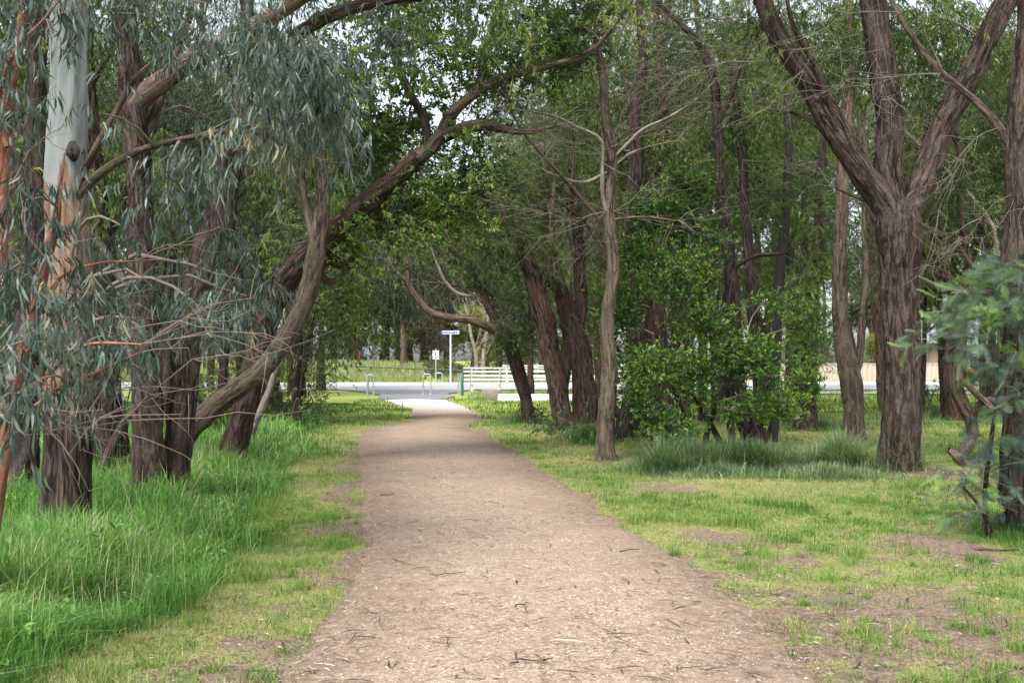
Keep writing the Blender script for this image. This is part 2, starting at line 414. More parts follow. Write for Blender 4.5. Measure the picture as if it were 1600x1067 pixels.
# ------------------------------------------------------------------ ground shape
PY = np.array([-8, 5.1, 6.65, 8.4, 10.9, 14.6, 19, 22.3, 24.8, 26.6, 28.5, 34, 38, 43.5])
PXL = np.array([-1.1, -1.16, -1.12, -1.15, -1.5, -2.15, -2.85, -3.25, -3.4, -3.0, -2.7, -3.3, -4.2, -5.5])
PXR = np.array([1.55, 1.55, 1.5, 1.34, .95, .5, -.1, -.6, -1.15, -1.0, -.85, -1.38, -1.95, -2.9])
def path_lr(y): return np.interp(y, PY, PXL), np.interp(y, PY, PXR)
def path_dist(x, y):
    """signed distance-like: <0 inside the path"""
    l, r = path_lr(y)
    d = np.maximum(l - x, x - r)
    return np.where(y > 43.5, np.maximum(d, y-43.5), d)
def gh(x, y):
    x = np.asarray(x, float); y = np.asarray(y, float)
    pd = path_dist(x, y); ins = 1-sstep(-.25, .22, pd)
    nz = (fbm(x*.55+3, y*.55, None, 41, 3)-.5)*.12+(noise(x*3.1, y*3.1, None, 47)-.5)*.025+(noise(x*9, y*9, None, 49)-.5)*.014
    nz = nz*(1-ins)-.05*ins
    flat = sstep(42, 47, y)*(1-sstep(72.5, 74, y))
    nz = nz*(1-flat)-.03*flat
    bank = sstep(73, 77, y)*sstep(-4.5, -8, x)*1.0+sstep(76, 100, y)*.6
    return nz+bank+.05*sstep(-.1, -1.2, x-np.interp(y, [0, 8, 15, 27, 40], [-2.2, -2.2, -3.4, -5, -8]))*(1-flat)
XB_Y = [0, 5.2, 6.65, 7.9, 9.3, 11.4, 14.2, 19, 27, 33]
XB_X = [-2.85, -2.55, -2.28, -2.25, -2.35, -2.7, -3.25, -3.75, -4.8, -6.2]
def tall_left(x, y): return np.interp(y, XB_Y, XB_X)+.55*(fbm(x*.8, y*.8, None, 77, 2)-.5)-x   # >0 inside tall grass
def grassy(x, y):
    pd = path_dist(x, y)
    n = fbm(x*.9+7, y*.9, None, 61, 4)
    n2 = fbm(x*3.2, y*3.2, None, 67, 3)
    g = .86+(n-.5)*1.4+(n2-.5)*1.1+(fbm(x*8, y*8, None, 69, 2)-.5)*.9
    g -= .55*(1-sstep(.0, np.where(x < -.5, .6, .25)+.35*sstep(10, 6, y), pd))   # worn verge
    g -= .40*sstep(.8, 1.8, x)*(1-sstep(5.4, 8.0, y))     # bare corner at the right front
    for cx, cy, rr in ((3.6, 8.7, .6), (5.65, 14.4, .8), (2.1, 13.2, .6), (4.6, 12.0, .45), (1.75, 9.6, .4), (2.7, 6.6, .5)):
        g -= .9*np.exp(-((x-cx)**2+((y-cy)*.8)**2)/rr**2)
    g += .5*sstep(20, 30, y)+.3*(x < -.5)*sstep(.5, 1.0, pd)
    g += 1.2*sstep(-.1, .3, tall_left(x, y))
    return np.clip(g, 0, 1)*sstep(-.12, .1, pd+.25*(n2-.5))

# ------------------------------------------------------------------ camera, light, world
scn = bpy.context.scene
cam = bpy.data.cameras.new('camera'); co = bpy.data.objects.new('camera', cam); C.objects.link(co)
co.location = (0, 0, EYE); co.rotation_euler = (PI/2, 0, 0)
cam.lens = 36; cam.sensor_width = 36; cam.shift_y = (HY-533.5)/1600; cam.clip_end = 1500; cam.clip_start = .05
cam.dof.use_dof = True; cam.dof.focus_distance = 13.0; cam.dof.aperture_fstop = 7.0
scn.camera = co
w = bpy.data.worlds.new('World'); scn.world = w; w.use_nodes = True
wn = w.node_tree; wn.nodes.clear()
wo = wn.nodes.new('ShaderNodeOutputWorld'); bg = wn.nodes.new('ShaderNodeBackground'); sk = wn.nodes.new('ShaderNodeTexSky')
SUN_EL, SUN_AZ = math.radians(58), math.radians(205)
sk.sky_type = 'NISHITA'; sk.sun_disc = False; sk.sun_elevation = SUN_EL; sk.sun_rotation = SUN_AZ; sk.dust_density = 3.0; sk.air_density = 1.0
hs = wn.nodes.new('ShaderNodeHueSaturation'); hs.inputs['Saturation'].default_value = .38
wn.links.new(sk.outputs[0], hs.inputs['Color']); wn.links.new(hs.outputs[0], bg.inputs[0]); wn.links.new(bg.outputs[0], wo.inputs[0])
bg.inputs[1].default_value = .15
sl = bpy.data.lights.new('sun', 'SUN'); sl.energy = 1.9; sl.angle = math.radians(22); sl.color = (1, .965, .90)
so = bpy.data.objects.new('sun', sl); C.objects.link(so)
from mathutils import Vector
sd = Vector((math.sin(SUN_AZ)*math.cos(SUN_EL), math.cos(SUN_AZ)*math.cos(SUN_EL), math.sin(SUN_EL)))
so.rotation_euler = (-sd).to_track_quat('-Z', 'Y').to_euler(); so.location = (0, 0, 40)
scn.view_settings.view_transform = 'Standard'; scn.view_settings.look = 'None'; scn.view_settings.exposure = 1.38; scn.view_settings.gamma = 1
cy = scn.cycles
cy.use_denoising = True; cy.max_bounces = 6; cy.diffuse_bounces = 4; cy.glossy_bounces = 2; cy.transmission_bounces = 3; cy.transparent_max_bounces = 4
cy.sample_clamp_indirect = 8; cy.caustics_reflective = False; cy.caustics_refractive = False

# ------------------------------------------------------------------ setting: ground, path, road
def axis(breaks):
    out = []
    for (a, b, st) in breaks: out.append(np.arange(a, b, st))
    return np.concatenate(out+[[breaks[-1][1]]])
gx = axis([(-320,-60,20), (-60,-24,1.5), (-24,-10,.35), (-10,10,.07), (10,24,.35), (24,60,1.5), (60,320,20)])
gy = axis([(-30,3,1.2), (3,16,.07), (16,30,.16), (30,60,.5), (60,120,1.5), (120,620,25)])
X, Y = np.meshgrid(gx, gy)
Z = gh(X, Y); G = grassy(X, Y)
g = Geo(); nx, ny = len(gx), len(gy)
i = np.arange(ny-1)[:, None]*nx; j = np.arange(nx-1)[None]
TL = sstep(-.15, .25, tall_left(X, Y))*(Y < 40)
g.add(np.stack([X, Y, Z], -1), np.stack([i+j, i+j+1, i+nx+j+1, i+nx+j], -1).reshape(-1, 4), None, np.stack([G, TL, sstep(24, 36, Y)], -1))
m, nt, out = mat('ground')
a = nt.nodes.new('ShaderNodeAttribute'); a.attribute_name = 'tex'
sp = nt.nodes.new('ShaderNodeSeparateXYZ'); nt.links.new(a.outputs['Vector'], sp.inputs[0])
pos = nt.nodes.new('ShaderNodeNewGeometry').outputs['Position']
n1 = noiset(nt, pos, 45, 6, .7); n2 = noiset(nt, pos, 6, 5, .65); n3 = noiset(nt, pos, .8, 4, .6)
dirt = ramp(nt, n1, [(.3, (.055,.036,.028)), (.5, (.185,.135,.10)), (.68, (.36,.285,.22))])
dirt = mixc(nt, math_(nt, 'MULTIPLY', n2, .45), dirt, (.115,.08,.06))
gr = ramp(nt, n1, [(.3, (.085,.09,.028)), (.5, (.165,.19,.058)), (.7, (.33,.31,.14))])
gr = mixc(nt, ramp(nt, n2, [(.4, (0,0,0)), (.7, (.6,.6,.6))]), gr, (.27,.24,.115))
far = mixc(nt, ramp(nt, n2, [(.35, (0,0,0)), (.7, (1,1,1))]), ramp(nt, n3, [(.3, (.19,.29,.05)), (.7, (.30,.38,.08))]), (.36,.36,.13))
gr = mixc(nt, sp.outputs[2], gr, far)  # distant grass brightened in colour to imitate open light beyond the trees
k = ramp(nt, math_(nt, 'ADD', sp.outputs[0], math_(nt, 'MULTIPLY', math_(nt, 'SUBTRACT', n1, .5), .9)), [(.25, (0,0,0)), (.6, (1,1,1))])
col = mixc(nt, k, dirt, gr)
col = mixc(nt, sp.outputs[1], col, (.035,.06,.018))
principled(nt, out, col, .95, n1, .7, .02, .1)
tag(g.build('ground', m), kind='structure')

# gravel path: a crowned sheet whose ragged rims dip under the ground
g = Geo()
py_ = axis([(-8,3,.6), (3,14,.06), (14,26,.14), (26,43.6,.35)]); u = np.linspace(0, 1, 90)
l, r = path_lr(py_)
X = (l-.30)[:, None]+u[None]*((r-l)+.60)[:, None]; Y = py_[:, None]+0*u[None]
pd = path_dist(X, Y)
Z = -.055*sstep(-.18, .28, pd)+.022*sstep(0, -.9, pd)+(noise(X*2.2, Y*2.2, None, 3)-.5)*.02+(noise(X*11, Y*11, None, 4)-.5)*.008+.004
i = np.arange(len(py_)-1)[:, None]*90; j = np.arange(89)[None]
g.add(np.stack([X, Y, Z], -1), np.stack([i+j, i+j+1, i+91, i+j+90] if False else [i+j, i+j+1, i+j+91, i+j+90], -1).reshape(-1, 4), None,
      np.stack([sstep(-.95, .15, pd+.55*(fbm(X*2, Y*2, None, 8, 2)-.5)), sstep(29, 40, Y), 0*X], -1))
m, nt, out = mat('path_gravel')
a = nt.nodes.new('ShaderNodeAttribute'); a.attribute_name = 'tex'
sp = nt.nodes.new('ShaderNodeSeparateXYZ'); nt.links.new(a.outputs['Vector'], sp.inputs[0])
pos = nt.nodes.new('ShaderNodeNewGeometry').outputs['Position']
vo = nt.nodes.new('ShaderNodeTexVoronoi'); vo.inputs['Scale'].default_value = 75; nt.links.new(pos, vo.inputs['Vector'])
vs = nt.nodes.new('ShaderNodeSeparateColor'); nt.links.new(vo.outputs['Color'], vs.inputs[0])
n1 = noiset(nt, pos, 110, 4, .7); n2 = noiset(nt, pos, 2.2, 6, .68); n3 = noiset(nt, pos, 14, 5, .7)
mps = nt.nodes.new('ShaderNodeMapping'); mps.inputs['Scale'].default_value = (1, 2.6, 1); nt.links.new(pos, mps.inputs[0])
n4 = noiset(nt, mps.outputs[0], 15, 6, .78, .6)
st = ramp(nt, vs.outputs[0], [(0, (.15,.108,.078)), (.35, (.285,.222,.165)), (.8, (.43,.355,.275)), (1, (.66,.59,.50))])
st = mixc(nt, ramp(nt, n1, [(.35, (1,1,1)), (.6, (0,0,0))]), st, (.24,.178,.138))
st = mixc(nt, ramp(nt, n2, [(.40, (0,0,0)), (.70, (.75,.75,.75))]), st, (.25,.185,.135))
dk = ramp(nt, n4, [(.50, (0,0,0)), (.64, (.9,.9,.9))])
st = mixc(nt, dk, st, (.15,.105,.08))
ed = math_(nt, 'MULTIPLY', sp.outputs[0], ramp(nt, n3, [(.32, (0,0,0)), (.56, (1,1,1))]))
st = mixc(nt, ed, st, (.155,.112,.084))
st = mixc(nt, sp.outputs[1], st, (.60,.56,.52))  # far end whitened: pale gravel with open-sky brightness put into its colour
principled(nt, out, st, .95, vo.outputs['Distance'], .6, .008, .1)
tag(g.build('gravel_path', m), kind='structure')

def asphalt(name, c0, c1):
    m, nt, out = mat(name)
    pos = nt.nodes.new('ShaderNodeNewGeometry').outputs['Position']
    a = noiset(nt, pos, 60, 4, .7); b = noiset(nt, pos, .7, 5, .6)
    c = mixc(nt, b, c0, c1); c = mixc(nt, math_(nt, 'MULTIPLY', a, .4), c, tuple(x*.6 for x in c0))
    principled(nt, out, c, .85, a, .3, .01, .3); return m
def sheet(name, pts, z, mt):
    g = Geo(); p = np.array([(x, y, z) for x, y in pts]); n = len(p)
    g.add(np.vstack([p, p.mean(0)]), None, [(k, (k+1) % n, n) for k in range(n)])
    return tag(g.build(name, mt), kind='structure')
ma = asphalt('asphalt', (.34,.345,.36), (.42,.425,.44)); mc_ = asphalt('pale_concrete', (.52,.51,.50), (.62,.61,.59))
sheet('road', [(-260,58.5), (260,58.5), (260,72.6), (-260,72.6)], .012, ma)
sheet('road_apron', [(-5.7,43.1), (-3.0,43.1), (-2.6,47), (-3.2,51), (-2.2,58.6), (-10,58.6), (-7.9,54), (-6.3,49)], .016, asphalt('apron_asphalt', (.20,.205,.22), (.28,.285,.30)))
g = Geo(); box(g, -260, 260, 72.62, 72.9, -.1, .13); tag(g.build('kerb', mc_), kind='structure')
g = Geo(); box(g, -260, 260, 71.9, 72.02, .0, .0165); tag(g.build('edge_line', M['white_paint']), kind='structure')
sheet('footpath', [(13.5,51.5), (60,47.5), (60,50.2), (13.5,54)], .012, mc_)

# ------------------------------------------------------------------ trees
TW_SEED = [100]
class Tree:
    def __init__(self, D, base, name, label, cat='tree', bark='bark_brown', twig='twig', group=None, local=False):
        self.D, self.bark, self.twig = D, bark, twig
        self.base = P(base[0], base[1], D) if len(base) == 2 else np.array(base, float)
        if not local: self.base[2] = 0
        self.root = thing(name, label, cat, tuple(self.base), group)
        self.tw, self.lf, self.sk = Geo(), {}, []
    def ctrl(self, spec):
        out = []
        for s in spec:
            D = self.D+(s[3] if len(s) > 3 else 0)
            out.append([*P(s[0], s[1], D), s[2]/2*D/F])
        return out
    def stem(self, spec, part='trunk', bark=None, bump=.32, world=False, flare=0.0, det=1.0, fr=9.0):
        c = np.array(spec, float) if world else np.array(self.ctrl(spec))
        TW_SEED[0] += 1; sd = TW_SEED[0]
        rmax = c[:, 3].max(); near = max(8.0, float(c[:, 1].min())) if not world else 25.0
        if flare: c = np.vstack([c[0]+(c[0]-c[1])/max(np.linalg.norm((c[0]-c[1])[:3]), .01)*.25*np.array([1,1,1,0]), c])
        q = spline(c, max(.025, .0035*near)*max(1, rmax/.15)/det)
        # small wander so that nothing is ruler-straight
        s = np.concatenate([[0], np.cumsum(np.linalg.norm(np.diff(q[:, :3], axis=0), axis=1))])*(.55 if rmax > .06 else 1.4)
        wob = q[:, 3]*(.3 if rmax > .06 else .9)
        q[:, 0] += wob*(fbm(s, 0*s+sd, None, 3, 2)-.5)*2; q[:, 1] += wob*(fbm(s, 0*s+sd+9, None, 4, 2)-.5)*2
        sides = int(np.clip(rmax*2*PI/(.0016*near)*.33, 8, 72)*min(1.0, det))
        g = Geo(); tube(g, q, max(7, sides), bump if rmax > .03 else 0, fr, sd % 50, flare)
        if rmax > .1 and bump > .25: self.shred(g, q, sd)
        b = bark or self.bark
        o = g.build(part, M[b], self.root, self.base)
        self.sk.append(q)
        if part == 'limb' and (not world): self.endtwigs(q, sd)
        return o
    def endtwigs(self, q, sd):
        r = np.random.default_rng(sd*13); n = len(q); T = nrm(np.gradient(q[:, :3], axis=0))
        L = float(np.linalg.norm(np.diff(q[:, :3], axis=0), axis=1).sum())
        for k in range(int(np.clip(L*3, 4, 12))):
            i = n-1 if k < 3 else int(n*r.uniform(.3, .98)); ro = min(q[i, 3]*.7, .010); l = r.uniform(.35, 1.0)*min(1, .35+L*.25)
            d = nrm(T[i]*(1.2 if k < 3 else .5)+r.normal(size=3)*.55+np.array([0, 0, .15])); a = q[i, :3]
            m_ = self.branch(a, a+d*l, ro, .002, r, .3, .05)
            for s in m_[2:]:
                self.branch(s, s+nrm(d+r.normal(size=3)*.9)*l*r.uniform(.25, .5), .003, .0012, r, .35, 0)
    def shred(self, g, q, sd, per=5):
        """loose bark strips lying along the stem"""
        r = np.random.default_rng(sd)
        L = np.linalg.norm(np.diff(q[:, :3], axis=0), axis=1).sum(); n = int(L*per)
        T = nrm(np.gradient(q[:, :3], axis=0))
        for _ in range(n):
            a = r.integers(0, len(q)); ln = r.uniform(.15, .55)
            step = max(1e-3, np.linalg.norm(q[min(a+1, len(q)-1), :3]-q[min(a, len(q)-2), :3])); k = max(3, int(ln/step))
            ids = np.clip(np.arange(a, a+k, max(1, k//6)), 0, len(q)-1)
            if ids[-1] == ids[0] or len(ids) < 3: continue
            d = nrm(np.cross(T[a], r.normal(size=3))); wd = np.cross(T[a], d)*r.uniform(.006, .02)
            t = np.linspace(0, 1, len(ids))[:, None]
            lift = q[ids, 3:4]*(r.uniform(.95, 1.0)+.32*r.random()**3*(1-t)**2)+.004
            cpt = q[ids, :3]+d*lift
            v = np.stack([cpt-wd, cpt+wd], 1).reshape(-1, 3); m_ = len(ids)
            f = [(2*x, 2*x+1, 2*x+3, 2*x+2) for x in range(m_-1)]
            tx = np.zeros_like(v); tx[:, 0] = r.random()*9; tx[:, 2] = np.repeat(t[:, 0], 2)*ln; tx[:, 1] = np.tile([0, .03], m_)
            g.add(v, f, None, tx)
    def anchor(self, c, r):
        S = np.vstack(self.sk)
        d = np.linalg.norm(S[:, :3]-c, axis=1)+np.maximum(0, S[:, 2]-c[2])*.5+np.maximum(0, .8-S[:, 2])*4
        return S[int(np.argmin(d))]
    def branch(self, a, b, r0, r1, r, jit=.12, arch=.15):
        L = np.linalg.norm(b-a); t = np.linspace(0, 1, max(4, min(9, int(L/.3)+3)))[:, None]
        p = a+(b-a)*t; p = p+np.cumsum(r.normal(size=p.shape), 0)*jit*L*.12*np.sin(t*PI)
        p[:, 2] += (arch*L*np.sin(t*PI))[:, 0]
        q = np.hstack([p, r0+(r1-r0)*t])
        tube(self.tw, q, 5 if r0 > .012 else 3, 0, seed=int(r.integers(0, 30)))
        return p
    def blob(self, px, py, D, rx, ry, rd, n, kind, matn=None, dens=1.0, size=1.0, world=None, link=True):
        TW_SEED[0] += 1; r = np.random.default_rng(TW_SEED[0]*7+3)
        if world is None:
            c = P(px, py, D); rad = np.array([rx*D/F, rd, ry*D/F])
        else:
            c, rad = np.array(world[:3], float), np.array(world[3:6], float)
        q = r.normal(size=(n*3, 3)); q = nrm(q)*r.random((n*3, 1))**.45*rad+c
        keep = fbm(q[:, 0]*1.1/max(.4, rad.mean()*.6), q[:, 1]*1.1/max(.4, rad.mean()*.6), q[:, 2]*1.1/max(.4, rad.mean()*.6), TW_SEED[0], 2)
        q = q[np.argsort(-keep)[:int(n*1.7)]]; q = q[r.permutation(len(q))[:n]]
        q = q[q[:, 2] > .12]
        if link and self.sk:
            A = self.anchor(c, r); dist = np.linalg.norm(c-A[:3])
            r0 = min(A[3]*.6, .008+.012*dist)
            mp_ = self.branch(A[:3], c, r0, .006, r)
            ends = r.permutation(len(q))[:max(3, int(len(q)*.55))]
            for e in ends:
                dd = np.linalg.norm(mp_-q[e], axis=1); s = mp_[int(np.argmin(dd[1:]))+1]
                self.branch(s, q[e], .006, .0025, r, .2, .08)
        mk = matn or kind
        if mk not in self.lf: self.lf[mk] = Geo()
        foliage(self.lf[mk], self.tw, q, kind, TW_SEED[0], dens, size)
    def spray(self, px, py, D, dx, dy, dd, n, spread=.5, rad=.006):
        """bare dead twigs fanning from a point: (dx,dy) pixels, dd metres in depth"""
        TW_SEED[0] += 1; r = np.random.default_rng(TW_SEED[0])
        a = P(px, py, D); e = P(px+dx, py+dy, D+dd); L = np.linalg.norm(e-a)
        for _ in range(n):
            d = (e-a)+r.normal(size=3)*L*spread*.6
            b = a+d*r.uniform(.5, 1.1)
            m_ = self.branch(a, b, rad*r.uniform(.6, 1.2), .002, r, .35, r.uniform(-.15, .2))
            for s in m_[2:]:
                for _k in range(2):
                    bb = s+(d*.35+r.normal(size=3)*L*.22)*r.uniform(.5, 1.2)
                    mm = self.branch(s, bb, .0032, .0012, r, .4, 0)
                    t2 = mm[-2:].mean(0)
                    self.branch(t2, t2+r.normal(size=3)*L*.12+d*.1, .002, .001, r, .4, 0)
    def finish(self):
        if self.tw.n:
            o = self.tw.build('twigs', M[self.twig], self.root, self.base); o['kind'] = 'stuff'
        for k, g in self.lf.items():
            g.build('crown', M[k], self.root, self.base, smooth=False)
        return self.root
# ================================================================== trees left of the path
t = Tree(6.5, (-42, 965), 'gum_sapling', 'reddish slender gum stems at the left edge with grey-blue leaves', bark='bark_red', twig='twig_red')
t.stem([(-42,975,36),(-22,860,32),(-4,760,28),(12,640,24),(35,550,22),(56,470,22),(70,405,20),(87,350,13),(93,300,7),(101,240,2.5)], flare=.3)
t.stem([(-38,900,26,.1),(-34,700,25,.3),(-24,520,24,.4),(-6,400,23,.4),(2,330,22,.4),(10,230,21,.4),(20,120,20,.3),(40,20,19,.2),(52,-60,17),(70,-300,12),(90,-520,6)], 'limb')
t.stem([(12,640,12),(35,615,10,-.3),(62,600,9,-.5),(85,575,8,-.7),(120,548,6,-.8),(150,536,5,-.9),(220,538,3,-1)], 'limb')
t.stem([(60,470,9),(75,455,8,.1),(100,430,6,.2),(150,412,4,.3),(215,408,3,.4)], 'limb')
t.stem([(20,610,10,0),(45,640,8,-.5),(100,600,7,-.8),(135,588,6,-.8),(215,552,3,-.9)], 'limb')
t.stem([(10,230,9),(-5,160,8),(25,80,7,-.3),(70,30,5,-.5)], 'limb')
for b in ((25,635,5.2,60,26,.3,16),(110,560,5.7,100,45,.5,20),(15,440,6.0,60,60,.5,14),(50,330,6.2,60,60,.5,14),(20,170,6.3,50,100,.5,13),(170,545,5.9,70,36,.5,12),(10,560,5.4,40,40,.3,9),(60,40,6.2,90,60,.6,22),(120,470,6.0,60,40,.4,12),(-60,-150,6.3,200,150,1,40)):
    t.blob(b[0], b[1]-18, b[2], b[3]*.9, b[4]*.75, b[5], max(4, int(b[6]*.62)), 'blue')
for s in ((60,470,6.4,150,20,.2,2,.4,.004),(15,640,6.2,170,-40,-.6,3,.35,.004),(30,620,6,190,-15,-.5,3,.35,.004)): t.spray(*s)
t.finish()

t = Tree(9.14, (92,845), 'gum_tree', 'pale smooth-barked gum with shaggy brown base and a dark knot, left of the path', bark='bark_gum')
t.stem([(92,858,88),(93,800,80),(97,700,73),(101,600,71),(105,450,69),(106,300,66),(107,150,60),(108,0,55),(110,-200,52),(120,-450,40),(135,-750,26),(150,-1000,10)], flare=.35, bump=.2, det=1.3)
t.stem([(104,318,17,-.02),(124,300,16,-.08),(150,275,15,-.15),(200,243,13,-.3),(262,224,11,-.5),(330,208,9,-.7),(400,198,7,-.9),(460,178,4,-1.2)], 'limb', 'bark_grey')
t.stem([(104,335,16,-.02),(120,312,15,-.05),(135,270,14,-.1),(160,220,13,-.2),(185,170,11,-.2),(210,125,10,-.3),(250,90,8,-.3),(300,50,5,-.4)], 'limb', 'bark_grey')
t.stem([(108,-60,26),(180,-140,22,-.5),(320,-210,18,-1.2),(470,-230,12,-1.6),(600,-200,6,-2)], 'limb', 'bark_pale')
t.stem([(112,-220,22),(60,-330,18,-.8),(-40,-420,12,-1.8),(-150,-470,6,-2.4)], 'limb', 'bark_pale')
g = Geo(); q = spline(np.array([[*P(113,222,8.98),.03],[*P(114,238,8.955),.06],[*P(116,250,8.965),.03]]), .02); tube(g, q, 16, .7, 16, 4); g.build('knot', M['bark_dark'], t.root, t.base)
for b in ((250,40,8.0,110,40,.8,26),(160,190,8.2,45,50,.4,6),(400,170,7.6,70,70,.7,28),(490,140,7.2,80,80,.7,46),(440,220,7.4,70,55,.7,24),(535,185,7.3,50,50,.5,18),(320,270,8.2,80,45,.7,18),(350,370,8.6,50,50,.6,8),(260,330,8.3,50,40,.5,10),(330,505,8.0,80,32,.5,28),(250,470,8.4,60,45,.5,17),(380,450,8.6,46,40,.5,9),(425,490,8.6,30,30,.4,4),(200,370,8.4,50,60,.4,6),(125,620,8.4,40,20,.4,4),(230,545,8.3,55,20,.4,6),(390,60,7.8,110,60,.7,34),(220,-150,8.6,300,130,1.4,70),(-80,-300,8,200,160,1.3,40),(480,-160,7.6,160,110,1.2,40)):
    t.blob(b[0], b[1]-12, b[2], b[3]*.9, b[4]*.8, b[5], max(4, int(b[6]*.8)), 'blue')
for s in ((300,560,8.3,120,0,-.2,2,.3,.003),(120,420,8.6,160,60,-.4,2,.4,.003),(130,600,8.5,150,10,-.3,2,.3,.003)): t.spray(*s)
t.finish()

t = Tree(12.5, (32,770), 'gum_tree', 'dark shaggy trunk standing close behind the pale gum at the left edge', bark='bark_dark')
t.stem([(30,780,58),(35,700,46),(44,550,44),(52,400,42),(57,250,38),(60,100,32),(62,-50,28),(60,-400,16),(58,-600,8)], flare=.3, bump=.45)
t.stem([(55,340,24),(20,250,20,.3),(-30,160,16,.6),(-80,40,10,.8)], 'limb')
for b in ((20,80,13,110,90,1,30),(120,-60,13,140,90,1.2,40),(60,300,13,70,80,.8,24),(40,480,13.2,60,70,.8,20)): t.blob(*b, 'gum')
t.finish()

t = Tree(11.4, (240,790), 'gum_tree', 'straight brown stringy trunk with a thick pale limb rising right, front of the left pair', bark='bark_brown')
t.stem([(240,802,56),(238,740,50),(233,650,48),(228,500,47),(224,400,43),(216,250,40),(206,160,40),(198,60,34),(190,-100,28),(185,-400,18),(182,-650,8)], flare=.3, bump=.36, det=1.2)
t.stem([(208,170,34),(228,148,34),(258,125,33),(300,96,31),(370,55,29),(440,15,26),(520,-40,20),(600,-120,14),(660,-220,7)], 'limb', 'bark_tan', bump=.15)
t.stem([(214,230,18),(240,180,16,.2),(262,110,15,.3),(290,40,12,.4),(330,-60,8,.5)], 'limb', 'bark_grey')
for b in ((420,-60,11.4,150,80,1.2,50),(180,-120,11.5,160,110,1.4,50),(620,-120,11.4,110,80,1,26),(360,210,12.6,70,50,.8,10)): t.blob(*b, 'blue')
t.finish()

t = Tree(11.7, (277,784), 'gum_tree', 'brown trunk leaning right at the top, rear of the left pair of close trunks', bark='bark_brown')
t.stem([(276,792,46),(277,700,45),(281,600,45),(296,480,46),(320,380,46),(345,290,44),(375,200,40),(410,110,32),(455,62,26),(520,22,22),(620,-3,17),(720,-8,12),(800,-30,8)], flare=.25, bump=.36, det=1.2)
t.stem([(372,205,26),(382,120,24,.3),(388,20,22,.4),(395,-150,16,.6),(405,-350,8,.8)], 'limb')
t.stem([(345,290,15),(385,270,12,.4),(430,240,9,.9),(470,225,5,1.3)], 'limb')
for b in ((600,50,12,80,55,.9,24),(740,10,12,110,50,1,26),(400,-200,12.2,160,110,1.4,44),(330,450,12.8,60,40,.8,10)): t.blob(*b, 'blue' if b[0] != 740 else 'gum')
t.finish()

t = Tree(15, (170,735), 'gum_tree', 'wide dark trunk seen between the pale gum and the left pair', bark='bark_dark')
t.stem([(170,744,72),(168,680,60),(165,600,56),(160,500,50),(152,400,46),(140,250,40),(130,100,34),(120,-100,28),(110,-400,18),(100,-560,8)], flare=.4, bump=.45)
t.stem([(150,400,22),(170,370,18,.3),(200,300,14,.6),(235,220,10,.8),(260,120,6,1)], 'limb')
for b in ((190,40,15.5,130,90,1.4,44),(240,300,15.6,60,90,1,30),(150,250,15.8,70,110,1,30),(100,-100,15.5,180,110,1.6,50),(110,560,15.8,60,40,.8,12)): t.blob(*b, 'gum')
t.finish()

t = Tree(13.2, (158,758), 'dead_limb', 'bare grey dead branch leaning between the wide dark trunk and the left pair', 'branch', bark='bark_grey')
t.stem([(150,760,8),(168,722,12),(180,690,12),(195,660,11),(212,640,9),(222,628,5)], 'trunk', bump=.2)
t.finish()
t = Tree(14, (208,470), 'dead_limb', 'pale bare broken limb hanging diagonally beside the left pair', 'branch', bark='bark_pale'); 
t.stem([(150,372,10),(168,400,13),(186,430,15),(205,470,13),(212,500,7),(225,600,5),(232,715,3)], 'trunk', bump=.15)
t.finish()

t = Tree(15, (258,736), 'gum_tree', 'low leaning grey-brown gum crossing in front of the arching tree', bark='bark_grey')
t.stem([(250,742,42),(284,686,36),(330,638,34),(390,595,33),(430,555,32),(462,500,31),(484,440,31),(496,390,30),(504,340,26),(506,290,20),(504,255,15),(500,190,10),(490,110,6)], flare=.25, bump=.24, det=1.2)
t.stem([(494,392,17),(482,335,15,.2),(472,275,13,.4),(466,180,11,.6),(462,70,7,.8)], 'limb', 'bark_tan')
for b in ((480,250,15.2,70,60,.9,22),(450,140,15.8,90,80,1.1,34),(520,170,15.2,60,60,.8,18)): t.blob(*b, 'gum')
t.finish()

t = Tree(16, (360,725), 'gum_tree', 'dark leaning gum whose long trunk arches right over the path', bark='bark_warm')
t.stem([(356,735,48),(362,712,42),(378,660,39),(392,600,39),(410,525,41),(440,450,42),(478,405,38),(520,365,35),(570,315,33),(620,272,31),(652,248,30)], flare=.35, bump=.36, det=1.25)
t.stem([(650,250,28),(668,237,26),(690,215,24),(730,200,21),(765,195,18),(790,203,13),(830,206,9),(870,196,5)], 'limb', 'bark_grey')
t.stem([(672,236,22),(688,210,20),(700,188,19),(722,163,18),(757,138,16),(800,118,14),(850,105,12),(915,86,9),(960,40,6),(1000,-20,4)], 'limb', 'bark_grey')
t.stem([(728,158,14),(747,138,13),(754,100,12),(766,50,11),(780,10,10),(800,-60,8),(830,-160,4)], 'limb', 'bark_grey')
t.stem([(668,238,17),(667,205,16),(662,182,15),(640,143,15),(622,100,14),(620,50,13),(620,-20,12),(612,-200,7)], 'limb', 'bark_brown')
t.stem([(498,388,20,.1),(528,412,18,.3),(552,404,15,.4),(563,372,12,.4),(582,345,8,.4),(610,335,5,.5)], 'limb', 'bark_grey')
t.stem([(520,400,14,.3),(500,425,12,.4),(520,440,10,.5),(548,415,12,.4)], 'limb', 'bark_tan')
t.stem([(590,300,10),(600,345,8,.3),(620,400,6,.5),(660,440,4,.6)], 'limb', 'bark_grey')
